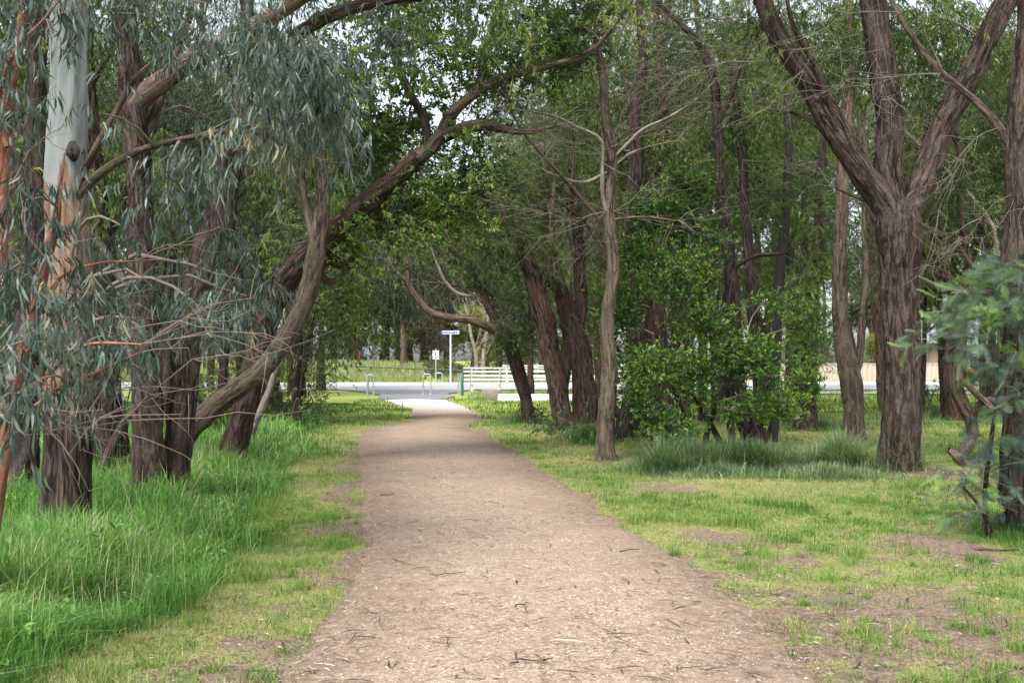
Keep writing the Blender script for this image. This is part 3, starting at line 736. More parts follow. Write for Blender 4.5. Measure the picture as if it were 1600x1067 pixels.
for b in ((555,120,16.3,65,75,1,40),(600,210,16.8,60,55,.8,34),(690,80,16,100,80,1.3,70),(810,70,16,90,60,1,40),(620,330,16.8,60,40,.9,34),(705,300,16.2,60,55,.9,56),(650,170,16.9,60,50,.9,30),(560,250,17,60,60,1,34),(760,150,17,80,70,1,34),(860,30,17,90,60,1.2,34),(730,240,16.2,60,40,.7,20),(580,20,16,90,60,1.2,40),(700,-110,16,260,110,2,110),(900,40,16.2,80,50,.9,24),(560,380,15.8,50,40,.6,18),(640,380,15.4,40,40,.5,10),(520,470,16.4,50,45,.7,16),(740,330,16,40,40,.5,12)): t.blob(*b[:6], int(b[6]*.85), 'glossy', None, .9)
t.finish()

t = Tree(20, (385,690), 'dead_sapling', 'thin pale leaning dead stem behind the arching gum', bark='bark_pale')
t.stem([(384,697,15),(398,662,13),(415,625,11),(430,578,9),(440,520,7),(446,480,4)], bump=.15)
t.finish()
t = Tree(26, (460,660), 'wattle_tree', 'twin slim dark stems with low hanging leaves beside the far left lawn', bark='bark_dark')
t.stem([(463,668,13),(461,610,12),(468,540,11),(463,400,9),(455,250,7),(450,120,4)])
t.stem([(468,664,9),(472,600,9),(480,540,8),(492,470,7),(500,380,5)], 'limb')
for b in ((560,470,26.5,50,40,1.2,24),(470,560,26,55,40,1.2,26),(440,480,26,70,60,1.4,40),(520,520,26,50,60,1,26),(500,400,26.5,70,70,1.4,36)): t.blob(*b, 'gum')
for b in ((560,440,27.5,45,40,1,22),(612,470,28,40,36,1,20),(545,510,27,36,30,.9,14),(640,415,28,40,36,1,18),(690,425,28.5,40,34,1,18),(590,395,28,50,36,1,20)): t.blob(*b, 'hang')
t.blob(497,632,25,20,14,.4,5,'glossy'); t.blob(520,590,25.5,18,14,.4,4,'wisp','wispg')
t.finish()
for (px, py, D, w, top, lean, lab, bk, kind) in (
    (300,660,29,20,-100,15,'mid brown trunk behind the low leaning gum','bark_grey','gum'),
    (420,650,31,22,-150,-25,'brown trunk behind the arching gum, at its right side','bark_warm','gum'),
    (345,668,25,14,100,30,'slender dark stem behind the foot of the arching gum','bark_dark','gum'),
    (120,690,24,24,-150,10,'brown trunk behind the foot of the pale gum','bark_brown','gum'),
    (10,690,21,30,-200,20,'thick trunk at the left edge behind the dark shaggy trunk','bark_grey','gum')):
    t = Tree(D, (px, 565+2560/D), 'gum_tree', lab, bark=bk); y0 = 565+2560/D; L = y0-top
    t.stem([(px,y0+5,w*1.15),(px+lean*.1,y0-.15*L,w),(px+lean*.5,y0-.4*L,w*.85),(px+lean*.8,y0-.7*L,w*.6),(px+lean*1.6,top,w*.25)], flare=.3)
    s = 1600/D
    for q in range(5):
        t.stem([(px+lean*(.4+.2*q),y0-L*(.4+.11*q),w*.4),(px+lean*.6+(-1)**q*.5*s,y0-L*(.47+.11*q),w*.3,R_.uniform(-1,1)),(px+lean+(-1)**q*1.2*s,y0-L*(.58+.1*q),w*.12,R_.uniform(-1.5,1.5))], 'limb')
        t.blob(px+lean+(-1)**q*1.2*s, y0-L*(.5+.12*q), D+R_.uniform(-1,1.5), 1.5*s, 1.1*s, 1.4, 34, kind)
    for q in range(2): t.blob(px+R_.uniform(-90,90), y0-R_.uniform(90,190), D+1, 1.4*s, .7*s, 1.2, 26, kind)
    t.finish()

# ================================================================== trees right of the path
t = Tree(15, (1405,735), 'gum_tree', 'massive brown trunk forking into three great limbs, right of the path', bark='bark_brown')
t.stem([(1405,748,72),(1405,715,62),(1407,650,60),(1406,550,58),(1404,450,59),(1403,390,64),(1402,350,66),(1402,325,52)], flare=.3, bump=.34, det=1.3)
t.stem([(1398,352,46),(1385,322,44),(1365,295,42),(1330,245,42),(1298,190,41),(1265,130,38),(1232,85,36),(1205,40,32),(1188,-10,28),(1170,-80,24),(1140,-250,16),(1100,-400,8)], 'limb', bump=.3, det=1.2)
t.stem([(1402,350,48),(1394,310,46,.1),(1388,260,44,.1),(1388,200,42,.1),(1378,120,41),(1368,40,41),(1358,-40,38),(1350,-200,30),(1345,-500,14)], 'limb', bump=.32, det=1.2)
t.stem([(1408,352,42),(1430,318,40,.2),(1454,262,40,.4),(1478,200,38,.5),(1505,140,38,.6),(1530,80,37,.7),(1560,20,34,.8),(1590,-40,30,.9),(1640,-200,20,1),(1680,-350,8,1)], 'limb', bump=.32, det=1.2)
t.stem([(1300,190,14),(1292,150,12,-.2),(1270,95,10,-.4),(1240,40,8,-.6),(1225,-30,5,-.7)], 'limb')
t.stem([(1330,245,11),(1290,205,10,.3),(1252,180,8,.5),(1215,172,5,.8)], 'limb', 'bark_grey')
for b in ((1190,-120,15,160,80,1.5,60),(1360,-150,15.4,160,100,1.6,60),(1560,-130,15.6,180,100,1.6,60),(1240,40,15.6,70,50,.9,18),(1440,30,16,80,50,1,22),(1300,110,16,60,40,.8,14),(1440,140,16.2,50,50,.8,14),(1230,170,17,60,50,1,16),(1330,60,17,60,50,1,18),(1560,100,17,60,60,1,18),(1420,90,17,50,50,1,16),(1480,300,17,50,40,.8,12)): t.blob(*b, 'gum')
for s in ((1240,60,15,-180,20,.2,3,.5,.006),(1370,20,14.8,-60,120,-.4,2,.5,.004),(1420,330,14.6,120,60,-.3,2,.6,.004),(1190,-10,15,-170,30,0,4,.5,.006),(1465,240,15,60,80,0,2,.6,.004)): t.spray(*s)
t.finish()

t = Tree(9.7, (1591,830), 'gum_tree', 'thick brown trunk cut by the right edge of the view', bark='bark_brown')
t.stem([(1594,850,82),(1592,815,68),(1590,700,62),(1590,600,58),(1590,500,56),(1589,400,50),(1590,300,44),(1594,200,42),(1600,100,38),(1606,0,34),(1612,-200,28),(1615,-600,14)], flare=.35, bump=.36, det=1.3)
t.stem([(1588,238,15),(1555,196,14,.1),(1520,160,13,.2),(1470,115,12,.3),(1435,75,10,.4),(1410,30,9,.4),(1385,-20,7,.5),(1350,-120,4,.5)], 'limb', 'bark_grey')
t.stem([(1600,60,18),(1660,-40,14),(1720,-180,9),(1760,-330,5)], 'limb', 'bark_grey')
for b in ((1600,-160,9.7,140,80,1,30),(1390,-140,10,110,60,.8,18),(1740,-250,9.5,150,100,1.1,26)): t.blob(*b, 'gum')
for s in ((1470,115,9.9,-160,-60,.3,2,.5,.004),(1588,300,9.6,-90,80,-.2,3,.6,.003),(1410,20,10,-200,20,.2,4,.5,.004),(1560,200,9.7,-60,120,-.2,2,.6,.003)): t.spray(*s)
t.finish()

t = Tree(20.5, (1337,690), 'gum_tree', 'slim tan trunk splitting in two at waist height, left of the massive forked trunk', bark='bark_tan')
t.stem([(1338,700,40),(1334,670,34),(1330,630,32),(1323,592,37),(1318,560,33),(1312,500,25),(1312,400,22),(1315,300,21),(1318,230,20),(1328,140,18),(1330,60,15),(1325,0,14),(1320,-150,9),(1318,-260,4)], flare=.3, bump=.26)
t.stem([(1326,598,18),(1340,565,16),(1345,530,13),(1347,480,12),(1352,420,10),(1350,330,7),(1356,240,4)], 'limb', 'bark_grey')
for b in ((1310,40,21,80,60,1.3,36),(1350,150,21,60,50,1,22),(1290,-90,21,120,80,1.5,44)): t.blob(*b, 'gum')
t.finish()

t = Tree(16.5, (945,720), 'gum_tree', 'slim upright tan trunk with white bare branches, at the edge of the path', bark='bark_grey')
t.stem([(945,730,38),(944,700,29),(949,640,29),(956,580,27),(951,500,23),(958,420,20),(953,340,21),(958,250,17),(947,180,15),(942,115,13),(930,40,11),(925,-60,10),(918,-200,5)], flare=.35, bump=.26)
t.stem([(948,345,7.5),(943,300,6.8,-.1),(942,250,6.1,-.1),(936,217,5.4,-.2),(895,196,4.8,-.3),(860,180,3.4,-.4),(800,170,2.0,-.5)], 'limb', 'bark_pale', bump=.1)
t.stem([(962,245,4.8),(1000,205,4.8,-.1),(1040,186,4.1,-.2),(1080,163,3.4,-.3),(1105,140,2.0,-.3)], 'limb', 'bark_pale')
t.stem([(958,262,4.1),(985,240,4.1,.1),(1020,228,2.7,.2),(1060,220,2.0,.3)], 'limb', 'bark_pale')
t.stem([(946,125,6.1),(955,90,5.4),(970,55,4.8),(985,20,4.1),(1000,-15,3.4),(1020,-90,2.0)], 'limb', 'bark_pale')
t.stem([(945,350,6.8),(900,300,6.1,-.2),(865,262,5.4,-.3),(820,210,4.8,-.3),(795,165,2.7,-.4)], 'limb', 'bark_grey')
t.stem([(952,345,6.1),(985,340,4.8,-.2),(1015,340,4.1,-.3),(1060,345,2.0,-.4)], 'limb', 'bark_tan')
t.stem([(948,270,5.4),(910,285,4.8,-.1),(870,275,4.1,-.2),(830,255,2.0,-.3)], 'limb', 'bark_pale')
t.stem([(950,400,6.1),(915,350,5.4,.2),(880,320,4.1,.3),(850,300,2.7,.5)], 'limb', 'bark_dark')
for b in ((930,-60,16.5,110,60,1.2,30),(1010,-40,16.8,80,50,1,20),(880,60,17,60,50,.8,16)): t.blob(*b, 'wisp')
for s in ((940,240,16.4,-150,-60,-.2,6,.5,.005),(955,230,16.4,120,-120,-.2,5,.5,.005),(948,330,16.4,-160,20,-.2,6,.5,.005),(960,330,16.3,110,-20,-.3,4,.6,.004),(935,60,16.5,-90,-60,0,5,.6,.005)): t.spray(*s)
t.finish()

t = Tree(24, (886,672), 'gum_tree', 'left-leaning shaggy trunk, second from the path opening on its right side', bark='bark_warm')
t.stem([(888,680,36),(880,650,29),(872,600,31),(860,540,30),(848,490,33),(838,450,30),(825,410,26),(805,370,22),(780,330,18),(750,300,13),(720,270,7)], flare=.35, bump=.4)
t.stem([(842,460,14),(858,400,12,.3),(862,340,10,.5),(868,260,7,.7)], 'limb', 'bark_grey')
for b in ((830,400,24,50,55,1,36),(790,380,23.5,55,50,1,40),(810,300,24,70,50,1.2,46),(760,350,23.6,40,40,.8,22),(850,230,24.4,80,60,1.4,46)): t.blob(*b, 'wisp')
t.finish()

t = Tree(25.5, (920,665), 'gum_tree', 'thick reddish shaggy trunk leaning left behind the slim tan trunk', bark='bark_warm')
t.stem([(922,674,48),(918,640,39),(914,580,38),(902,530,38),(888,490,33),(872,440,22),(860,390,18),(850,340,14),(838,270,8)], flare=.35, bump=.42)
t.stem([(904,525,23),(907,460,22,.3),(905,400,20,.4),(900,300,16,.5),(890,200,12,.6),(880,80,6,.6)], 'limb', bump=.35)
t.stem([(906,668,24,.4),(904,610,22,.4),(903,560,20,.5),(905,500,16,.6)], 'limb', 'bark_dark', bump=.4)
t.stem([(886,475,9),(860,447,9,-.3),(835,428,8,-.5),(815,420,5,-.6)], 'limb', 'bark_dark')
for b in ((850,280,25.5,70,60,1.5,36),(940,280,26,60,60,1.3,26)): t.blob(*b, 'wisp')
for b in ((900,160,26,90,90,1.6,60),(860,80,26.5,80,70,1.6,44),(800,160,27,60,60,1.4,30)): t.blob(*b, 'gum')
for s in ((890,490,25.2,80,60,-.3,5,.6,.006),(905,450,25.2,60,-150,.2,6,.5,.007)): t.spray(*s)
t.finish()

t = Tree(27, (828,660), 'wattle_tree', 'small leaning tree nearest the path opening, one branch curling left over the path', bark='bark_warm')
t.stem([(829,666,28),(824,640,22),(815,600,22),(805,565,24),(795,540,24),(780,520,21),(770,490,16),(750,450,15),(735,415,14),(705,385,14),(680,365,12),(660,335,8)], flare=.3, bump=.3)
t.stem([(784,524,15),(765,512,14,-.1),(735,500,13,-.2),(700,496,12,-.2),(672,488,12,-.2),(650,465,11,-.2),(638,440,9,-.2),(635,410,8,-.2),(628,380,5,-.2),(624,340,3,-.2)], 'limb', 'bark_tan', bump=.15)
t.stem([(740,425,11),(720,398,11,.1),(700,372,10,.2),(690,340,8,.3)], 'limb', 'bark_tan')
t.stem([(742,465,6),(710,455,6),(690,430,5),(675,390,4),(668,350,3)], 'limb', 'bark_pale')
t.stem([(800,552,8),(790,500,7,.2),(760,455,6,.3),(700,445,5,.4),(660,440,3,.5)], 'limb', 'bark_grey')
t.stem([(636,440,5),(615,420,4,-.2),(604,395,3,-.3)], 'limb', 'bark_pale')
for b in ((800,520,26.6,32,40,.7,34),(820,490,26.8,36,36,.7,30),(740,400,27,50,36,.8,30),(780,440,27,60,40,.9,34),(700,350,27.4,60,36,.9,30),(740,320,27.6,70,40,1,34)): t.blob(*b, 'wisp')
t.finish()

t = Tree(20.5, (975,690), 'wattle_tree', 'dark trunk bending right just behind the slim tan trunk', bark='bark_dark')
t.stem([(974,697,42),(978,660,36),(988,620,34),(994,560,31),(996,480,28),(992,400,25),(986,340,24),(995,250,22),(990,180,18),(1003,100,16),(1000,30,12),(995,-60,8)], flare=.35, bump=.36)
t.stem([(980,660,16),(960,640,14),(950,630,10)], 'limb')
t.stem([(992,400,12),(1010,350,10,.2),(1040,300,8,.3),(1060,240,5,.5)], 'limb')
t.stem([(990,180,10),(975,120,9,.2),(950,60,8,.3),(930,-20,5,.4)], 'limb','bark_warm')
for b in ((990,60,21,80,60,1.3,40),(940,160,21,70,60,1.2,34),(1050,200,21.4,70,60,1.3,34)): t.blob(*b, 'gum')
for b in ((880,120,21.5,60,50,1,24),(830,40,21.5,60,50,1,22),(960,250,21.3,50,40,1,14)): t.blob(*b, 'glossy')
t.finish()

t = Tree(22, (1040,690), 'gum_tree', 'reddish smooth two-stemmed tree rising behind the glossy green bush', bark='bark_warm')
t.stem([(1042,690,32),(1037,600,28),(1026,450,27),(1020,350,30),(1020,320,28),(1016,285,19),(1022,240,17),(1030,180,15),(1034,100,14),(1042,30,11),(1050,-80,6)], bump=.2)
t.stem([(1022,335,20),(1030,290,19),(1034,220,18),(1034,150,17),(1030,90,15),(1025,20,12),(1015,-80,7)], 'limb', bump=.2)
for b in ((1060,60,22.4,80,60,1.4,40),(1100,160,22.6,70,60,1.3,40),(1000,-60,22.5,120,60,1.5,36),(1180,60,23,80,60,1.4,36),(1010,170,23,60,60,1.2,24)): t.blob(*b, 'gum')
t.finish()

t = Tree(18.5, (1175,705), 'wattle_tree', 'cluster of dark slender stems rising through the glossy green bush', bark='bark_dark')
t.stem([(1184,712,32),(1172,680,29),(1158,640,26),(1151,590,24),(1148,520,24),(1143,450,22),(1136,380,20),(1126,300,18),(1120,220,16),(1115,130,14),(1092,70,11),(1060,35,9),(1025,0,6)], flare=.25, bump=.34)
t.stem([(1200,712,26,.3),(1191,660,22,.3),(1186,600,20,.3),(1178,520,20,.3),(1172,440,18,.3),(1165,350,16,.4),(1160,250,14,.4),(1150,150,12,.5),(1130,50,9,.5)], 'trunk', bump=.34)
t.stem([(1146,712,13,-.3),(1141,650,12,-.3),(1138,560,11,-.3),(1140,480,9,-.2),(1148,400,6)], 'trunk')
t.stem([(1206,690,18,.6),(1211,600,17,.6),(1213,520,17,.6),(1216,440,17,.7),(1226,350,16,.8),(1231,250,13,.8),(1232,140,10,.9)], 'trunk', 'burnt')
t.stem([(1132,706,11,-.5),(1112,665,10,-.6),(1092,632,7,-.7),(1080,610,4,-.8)], 'trunk')
t.stem([(1120,200,9),(1140,150,8,-.2),(1160,90,7,-.3),(1170,20,4,-.4)], 'limb')
t.stem([(1140,420,8),(1180,400,7,-.3),(1225,395,6,-.4),(1262,372,4,-.5)], 'limb')
for b in ((1110,90,18.6,90,60,1.2,30),(1180,200,18.8,60,70,1,24),(1080,260,19,60,50,1,18),(1210,320,19,40,60,.8,18)): t.blob(*b, 'wisp')
for s in ((1115,110,18.4,-140,-40,-.2,6,.5,.005),(1120,200,18.4,100,-90,-.2,5,.5,.005),(1160,250,18.6,100,40,0,5,.6,.004),(1100,80,18.5,140,-60,0,6,.5,.005)): t.spray(*s)
t.finish()

# glossy green bush: two lobes
t = Tree(17.2, (1090,705), 'green_bush', 'large glossy green leafy bush wrapping the dark slender stems', 'bush', bark='bark_dark')
t.stem([(1092,712,14),(1070,660,11),(1050,600,9),(1030,540,7),(1015,470,5)])
t.stem([(1098,712,12),(1110,660,10,-.2),(1130,610,8,-.3),(1160,560,5,-.4)], 'trunk')
t.stem([(1085,712,9),(1060,690,7,-.3),(1035,680,5,-.4)], 'trunk')
for b in ((1050,330,17.6,52,46,.7,34),(1075,290,17.8,36,30,.5,12),(1010,360,17.6,36,36,.5,12),(1000,400,17.5,34,34,.5,14),(975,480,17.3,40,46,.6,30),(1045,430,17.0,54,42,.7,40),(1000,570,17.2,46,34,.7,24),(1085,500,17.2,46,30,.7,20),(1100,390,17.5,36,44,.6,14),(1075,585,16.8,62,36,.7,42),(1165,570,16.7,56,38,.7,42),(1215,630,16.9,50,26,.6,22),(1035,655,16.7,44,36,.6,20),(1000,625,16.9,36,40,.6,16),(1060,685,16.4,40,18,.5,8),(1000,330,17.7,30,30,.5,9),(1260,600,17.4,26,28,.5,12),(1255,520,17.6,34,40,.6,9),(1130,520,17.2,40,36,.7,12),(1140,640,16.7,44,24,.5,10),(955,525,17.6,26,40,.5,10),(1080,295,17.8,34,24,.5,8),(1200,470,17.4,34,34,.6,7)): t.blob(*b[:6], int(b[6]*1.75), 'bush', None, 1.0, 1.0)
t.finish()

t = Tree(24, (1266,670), 'gum_tree', 'brown trunk veiled by bright wispy green foliage, right of the bush', bark='bark_brown')
t.stem([(1266,676,30),(1265,640,25),(1264,600,24),(1269,500,20),(1275,420,18),(1280,330,16),(1285,200,12),(1288,80,6)], flare=.3, bump=.36)
for b in ((1255,430,23.4,36,90,.8,46),(1245,500,23.4,34,60,.7,30),(1270,330,24,60,70,1.1,36),(1265,540,23.2,24,40,.5,14),(1230,260,24.5,60,70,1.2,34)): t.blob(*b, 'wisp', 'wispg')
t.finish()
for (px, D, w, top, lean, lab, bk) in (
    (1232,26,16,150,5,'thin dark stem between the bush and the wispy green trunk','bark_dark'),
    (1018,27,18,250,-8,'thin brown trunk glimpsed left of the bush, behind the dark bending trunk','bark_dark'),
    (1065,24,22,200,5,'brown trunk half hidden in the bush behind its left lobe','bark_brown'),
    (1385,33,20,-50,-60,'pinkish leaning trunk seen behind the waist-high split trunk','bark_tan'),
    (1440,30,9,350,12,'very thin dark stem just right of the massive forked trunk','bark_dark'),
    (1478,28.6,16,300,-25,'slender dark leaning stem with needle foliage beside the far paired trunk','bark_dark'),
    (1552,29,14,250,-6,'slender brown stem behind the mimosa sprays','bark_brown'),
    (1570,31,16,100,5,'second slender brown stem behind the mimosa, nearer the right edge','bark_brown')):
    y0 = 565+2560/D; L = y0-top
    t = Tree(D, (px, y0), 'gum_tree', lab, bark=bk)
    t.stem([(px,y0+5,w*1.15),(px+lean*.2,y0-.2*L,w),(px+lean*.5,y0-.5*L,w*.8),(px+lean*.8,y0-.8*L,w*.5),(px+lean,top,w*.25)], flare=.25)
    s = 1600/D
    for q in range(4):
        t.stem([(px+lean*(.4+.15*q),y0-L*(.42+.13*q),w*.4),(px+lean*.6+(-1)**q*.4*s,y0-L*(.5+.12*q),w*.28,R_.uniform(-1,1)),(px+lean+(-1)**q*1.0*s,y0-L*(.6+.11*q),w*.12,R_.uniform(-1.5,1.5))], 'limb')
        t.blob(px+lean+(-1)**q*.9*s, y0-L*(.55+.13*q), D+R_.uniform(-1,1.5), 1.2*s, 1.0*s, 1.2, 26, 'wisp' if q % 2 else 'gum')
    t.finish()

t = Tree(28, (1490,656), 'gum_tree', 'far reddish-brown paired trunk behind the serpentine stem', bark='bark_warm')
t.stem([(1494,664,30),(1490,630,28),(1485,580,28),(1488,520,26),(1500,460,22),(1520,400,17),(1545,300,12),(1560,180,6)], flare=.3, bump=.4)
t.stem([(1496,480,16),(1472,425,14,-.4),(1450,405,9,-.6),(1430,380,5,-.8)], 'limb')
t.stem([(1560,400,7,-6),(1545,345,8,-6.2),(1480,270,7,-6.5),(1412,205,4,-7)], 'limb', 'bark_pale')
for b in ((1530,300,28,90,80,1.6,44),(1600,200,28.5,90,90,1.8,50),(1480,180,29,90,80,1.8,44)): t.blob(*b, 'gum')
t.finish()

t = Tree(17.3, (1500,713), 'wattle_tree', 'serpentine grey stem with a dead forked branch, left of the mimosa', bark='bark_grey')
t.stem([(1494,722,18),(1506,706,21),(1520,682,20),(1519,655,21),(1506,630,22),(1497,600,21),(1498,560,20),(1506,500,15),(1516,440,12),(1508,380,11),(1501,330,11),(1504,255,11),(1490,205,10),(1485,125,8),(1470,30,5)], bump=.28)
t.stem([(1516,668,13),(1528,636,12,-.2),(1545,625,11,-.3),(1577,622,8,-.4)], 'limb')
t.stem([(1500,592,9,-.2),(1535,625,12,-.3),(1562,652,11,-.4),(1578,670,6,-.4)], 'limb', 'bark_tan')
t.stem([(1515,418,9),(1490,378,8,-.3),(1435,350,7,-.6),(1365,320,6,-.9),(1305,295,3,-1.2)], 'limb')
t.stem([(1510,460,8),(1450,440,6,-.3),(1395,410,5,-.5),(1375,385,4,-.5),(1370,345,3,-.5)], 'limb', 'bark_pale')
for b in ((1480,60,17.5,70,60,1,18),(1530,330,18,50,60,.9,12)): t.blob(*b, 'gum')
for s in ((1490,205,17.2,60,-130,-.1,5,.6,.005),(1504,255,17.2,-70,-90,-.2,5,.6,.004),(1516,440,17,-140,-40,-.3,5,.5,.004),(1504,330,17.2,70,60,-.2,4,.6,.004)): t.spray(*s)
t.finish()
t = Tree(15.6, (1515,728), 'fallen_log', 'short crooked log lying at the foot of the mimosa', 'log', bark='bark_tan')
t.stem([(1483,702,9),(1500,716,17),(1520,729,18),(1548,745,16),(1560,752,10)], bump=.3); t.finish()

t = Tree(9.2, (1560,820), 'mimosa_sapling', 'feathery blue-green mimosa against the trunk at the right edge', 'sapling', bark='bark_dark')
t.stem([(1545,840,9,-.1),(1540,780,8),(1548,700,7,.1),(1560,620,6),(1570,520,5),(1575,430,3)])
t.stem([(1550,830,7),(1530,790,6,-.2),(1505,760,4,-.3)], 'trunk')
for b in ((1565,470,9.0,50,34,.4,38),(1500,515,9.2,36,22,.3,22),(1585,420,9.1,36,30,.3,16),(1560,560,8.9,45,36,.35,15),(1590,610,8.8,30,36,.3,10),(1545,690,9.2,40,22,.3,9),(1510,750,9.2,36,20,.35,11),(1545,700,9.2,30,20,.3,6),(1525,800,9.1,34,14,.3,5),(1590,500,8.8,30,40,.3,18)): t.blob(*b, 'mim')
t.finish()

t = Tree(27, (1120,660), 'gum_tree', 'tall leafy gum with a fuller green crown behind the dark stem cluster', bark='bark_grey')
t.stem([(1122,664,24),(1118,560,20),(1108,420,17),(1100,280,14),(1095,120,11),(1085,-40,7),(1080,-200,3)], flare=.25)
for b in ((1060,130,27,80,60,1.4,40),(1150,60,27.4,90,60,1.6,44),(1040,-10,27.5,90,60,1.6,40),(1210,130,27.6,70,60,1.4,34),(1100,270,27.6,80,50,1.4,30),(1180,230,28,70,50,1.4,26)): t.blob(*b, 'glossy' if b[0] in (1060,1150,1100) else 'gum', dens=.9, size=1.15)
t.finish()

# cut stump
t = Tree(24, (1245,672), 'cut_stump', 'small blackened cut stump with pale top, in the grass right of the bush', 'stump', bark='burnt')
t.stem([(1245,678,14),(1245,668,12),(1245,654,11)], bump=.25)
g = Geo(); q = spline(np.array([[*P(1245,654,24),.085],[*P(1245,652,24),.078]]), .01); tube(g, q, 14); g.build('cut_face', M['cutwood'], t.root, t.base); t.finish()

# ================================================================== the wood behind: kinds built once, then copied
def kind_tree(label, H, r0, lean, kind, leafmat, bk, nb, ncl, z0, seed, pos, group, dens=1.0, two=False, size=1.0, limbs=6, bare=0):
    r = np.random.default_rng(seed)
    x, y = pos; b = np.array([x, y, float(gh(np.array([x]), np.array([y]))[0])])
    t = Tree(y, b, 'woodland_tree', label, bark=bk, group=group, local=True)
    def trunk(dx, dy, rr, hh):
        c = [[*(b+np.array([0, 0, -.15])), rr*1.25]]
        for k in range(1, 7):
            f = k/6; c.append([b[0]+dx*f*f+r.normal()*.12*f, b[1]+dy*f*f+r.normal()*.12, b[2]+hh*f, rr*(1-.8*f)])
        t.stem(c, 'trunk', world=True, flare=.25); return np.array(c)
    tr = [trunk(lean, r.normal()*.5, r0, H*.85)]
    if two: tr.append(trunk(-lean*.6+r.normal()*.6, r.normal()*.8, r0*.75, H*.75))
    tips = []
    for k in range(limbs):
        c = tr[k % len(tr)]; f = r.uniform(z0*.9, .95); i = f*6; q = c[min(6, int(i))]*(1-(i % 1))+c[min(6, int(i)+1)]*(i % 1)
        a = 2*PI*k/limbs+r.uniform(-.5, .5); L = r.uniform(.9, 2.4)*H/11*(1.25-f*.6)
        e = q[:3]+np.array([math.cos(a)*L, math.sin(a)*L, L*r.uniform(.3, 1.0)])
        m_ = (q[:3]+e)/2+r.normal(size=3)*.15*L
        t.stem([[*q[:3], q[3]*.6], [*m_, q[3]*.4], [*e, .012]], 'limb', world=True); tips.append(e)
    tips += [c[6][:3] for c in tr]
    for k in range(nb):
        e = tips[k % len(tips)]+r.normal(size=3)*np.array([.5, .5, .7])
        t.blob(0, 0, 0, 0, 0, 0, ncl, kind, leafmat, dens, size, world=[*e, *(H/11*np.array([1.35, 1.35, 1.1])*r.uniform(.75, 1.2))])
    for k in range(bare):
        a = 2*PI*r.random(); zz = r.uniform(.25, .7)*H; st_ = b+np.array([lean*(zz/H)**2, 0, zz])
        for _ in range(4):
            e = st_+np.array([math.cos(a), math.sin(a), r.uniform(-.2, .8)])*r.uniform(.8, 2.0)+r.normal(size=3)*.4
            p = t.branch(st_, e, .014, .004, r, .3, .05)
            for s in p[2:]: t.branch(s, s+r.normal(size=3)*.5+np.array([0,0,.1]), .005, .002, r, .4, 0)
    t.finish(); return t.root
def copy_tree(src, pos, rot, sc, label, group):
    o = src.copy(); C.objects.link(o); x, y = pos
    o.location = (x, y, float(gh(np.array([x]), np.array([y]))[0])); o.rotation_euler = (0, 0, rot); o.scale = (sc, sc, sc)
    o['label'] = label
    if group: o['group'] = group
    for ch in src.children:
        c = ch.copy(); C.objects.link(c); c.parent = o
    return o
GL, GR, GF = 'trees of the wood left of the path', 'trees of the wood right of the path', 'trees beyond the road'
LL = 'brown-trunked gum in the wood behind the left trunks'
LR = 'slender gum in the wood behind the right trunks'
LF = 'grey-green tree standing beyond the road'
def px2(px, D): return ((px-CX)*D/F, D)
K1 = kind_tree(LL, 12, .17, 1.0, 'gum', 'gum', 'bark_brown', 12, 36, .35, 1, px2(250,33), GL, .8, bare=2)
K2 = kind_tree(LL, 14, .20, -1.2, 'hang', 'hang', 'bark_grey', 12, 34, .35, 2, px2(60,36), GL, .7, True, bare=2)
K3 = kind_tree(LR, 11, .12, .8, 'wisp', 'wisp', 'bark_dark', 12, 34, .3, 3, px2(1130,32), GR, .8, True, bare=4)
K4 = kind_tree(LR, 13, .16, -.8, 'gum', 'gum', 'bark_warm', 12, 36, .4, 4, px2(1238,36), GR, .8, bare=3)
K5 = kind_tree(LF, 11, .2, .5, 'far', 'far', 'bark_grey', 13, 40, .2, 5, px2(600,84), GF)
K6 = kind_tree('yellow-green leafy tree beyond the road behind the street sign', 6.5, .12, .3, 'far', 'far_yellow', 'bark_dark', 8, 34, .2, 6, px2(738,86), None)
K7 = kind_tree('brown twiggy tree beyond the road behind the walking sign', 7.5, .16, -.6, 'far', 'far_brown', 'bark_dark', 11, 34, .1, 7, px2(668,84), None, .7, True, bare=10)
K8 = kind_tree(LF, 14, .28, -.8, 'hang', 'hang', 'bark_warm', 13, 40, .3, 8, px2(545,80), GF, .9, size=1.5)
cnt = 0
for (px, D, src, sc) in ((170,30,K1,.9),(350,34,K2,.85),(-60,30,K1,1.0),(430,38,K1,1.05),(120,42,K2,1.0),(270,45,K1,1.1),(390,48,K2,1.05),(20,50,K1,1.15),(235,55,K2,1.15),(455,56,K1,1.1),(330,62,K1,1.3),(110,66,K2,1.3),(-150,40,K2,1.0),(-120,60,K1,1.2),(-280,44,K1,1.1),(-350,60,K2,1.2),(470,46,K2,1.25),(500,58,K1,1.4),(380,28,K1,.9),(260,26,K2,.85),(80,28,K1,.95),(162,44,K1,1.4),(420,50,K2,1.35)):
    cnt += 1; copy_tree(src, px2(px, D), cnt*2.1, sc, LL, GL)
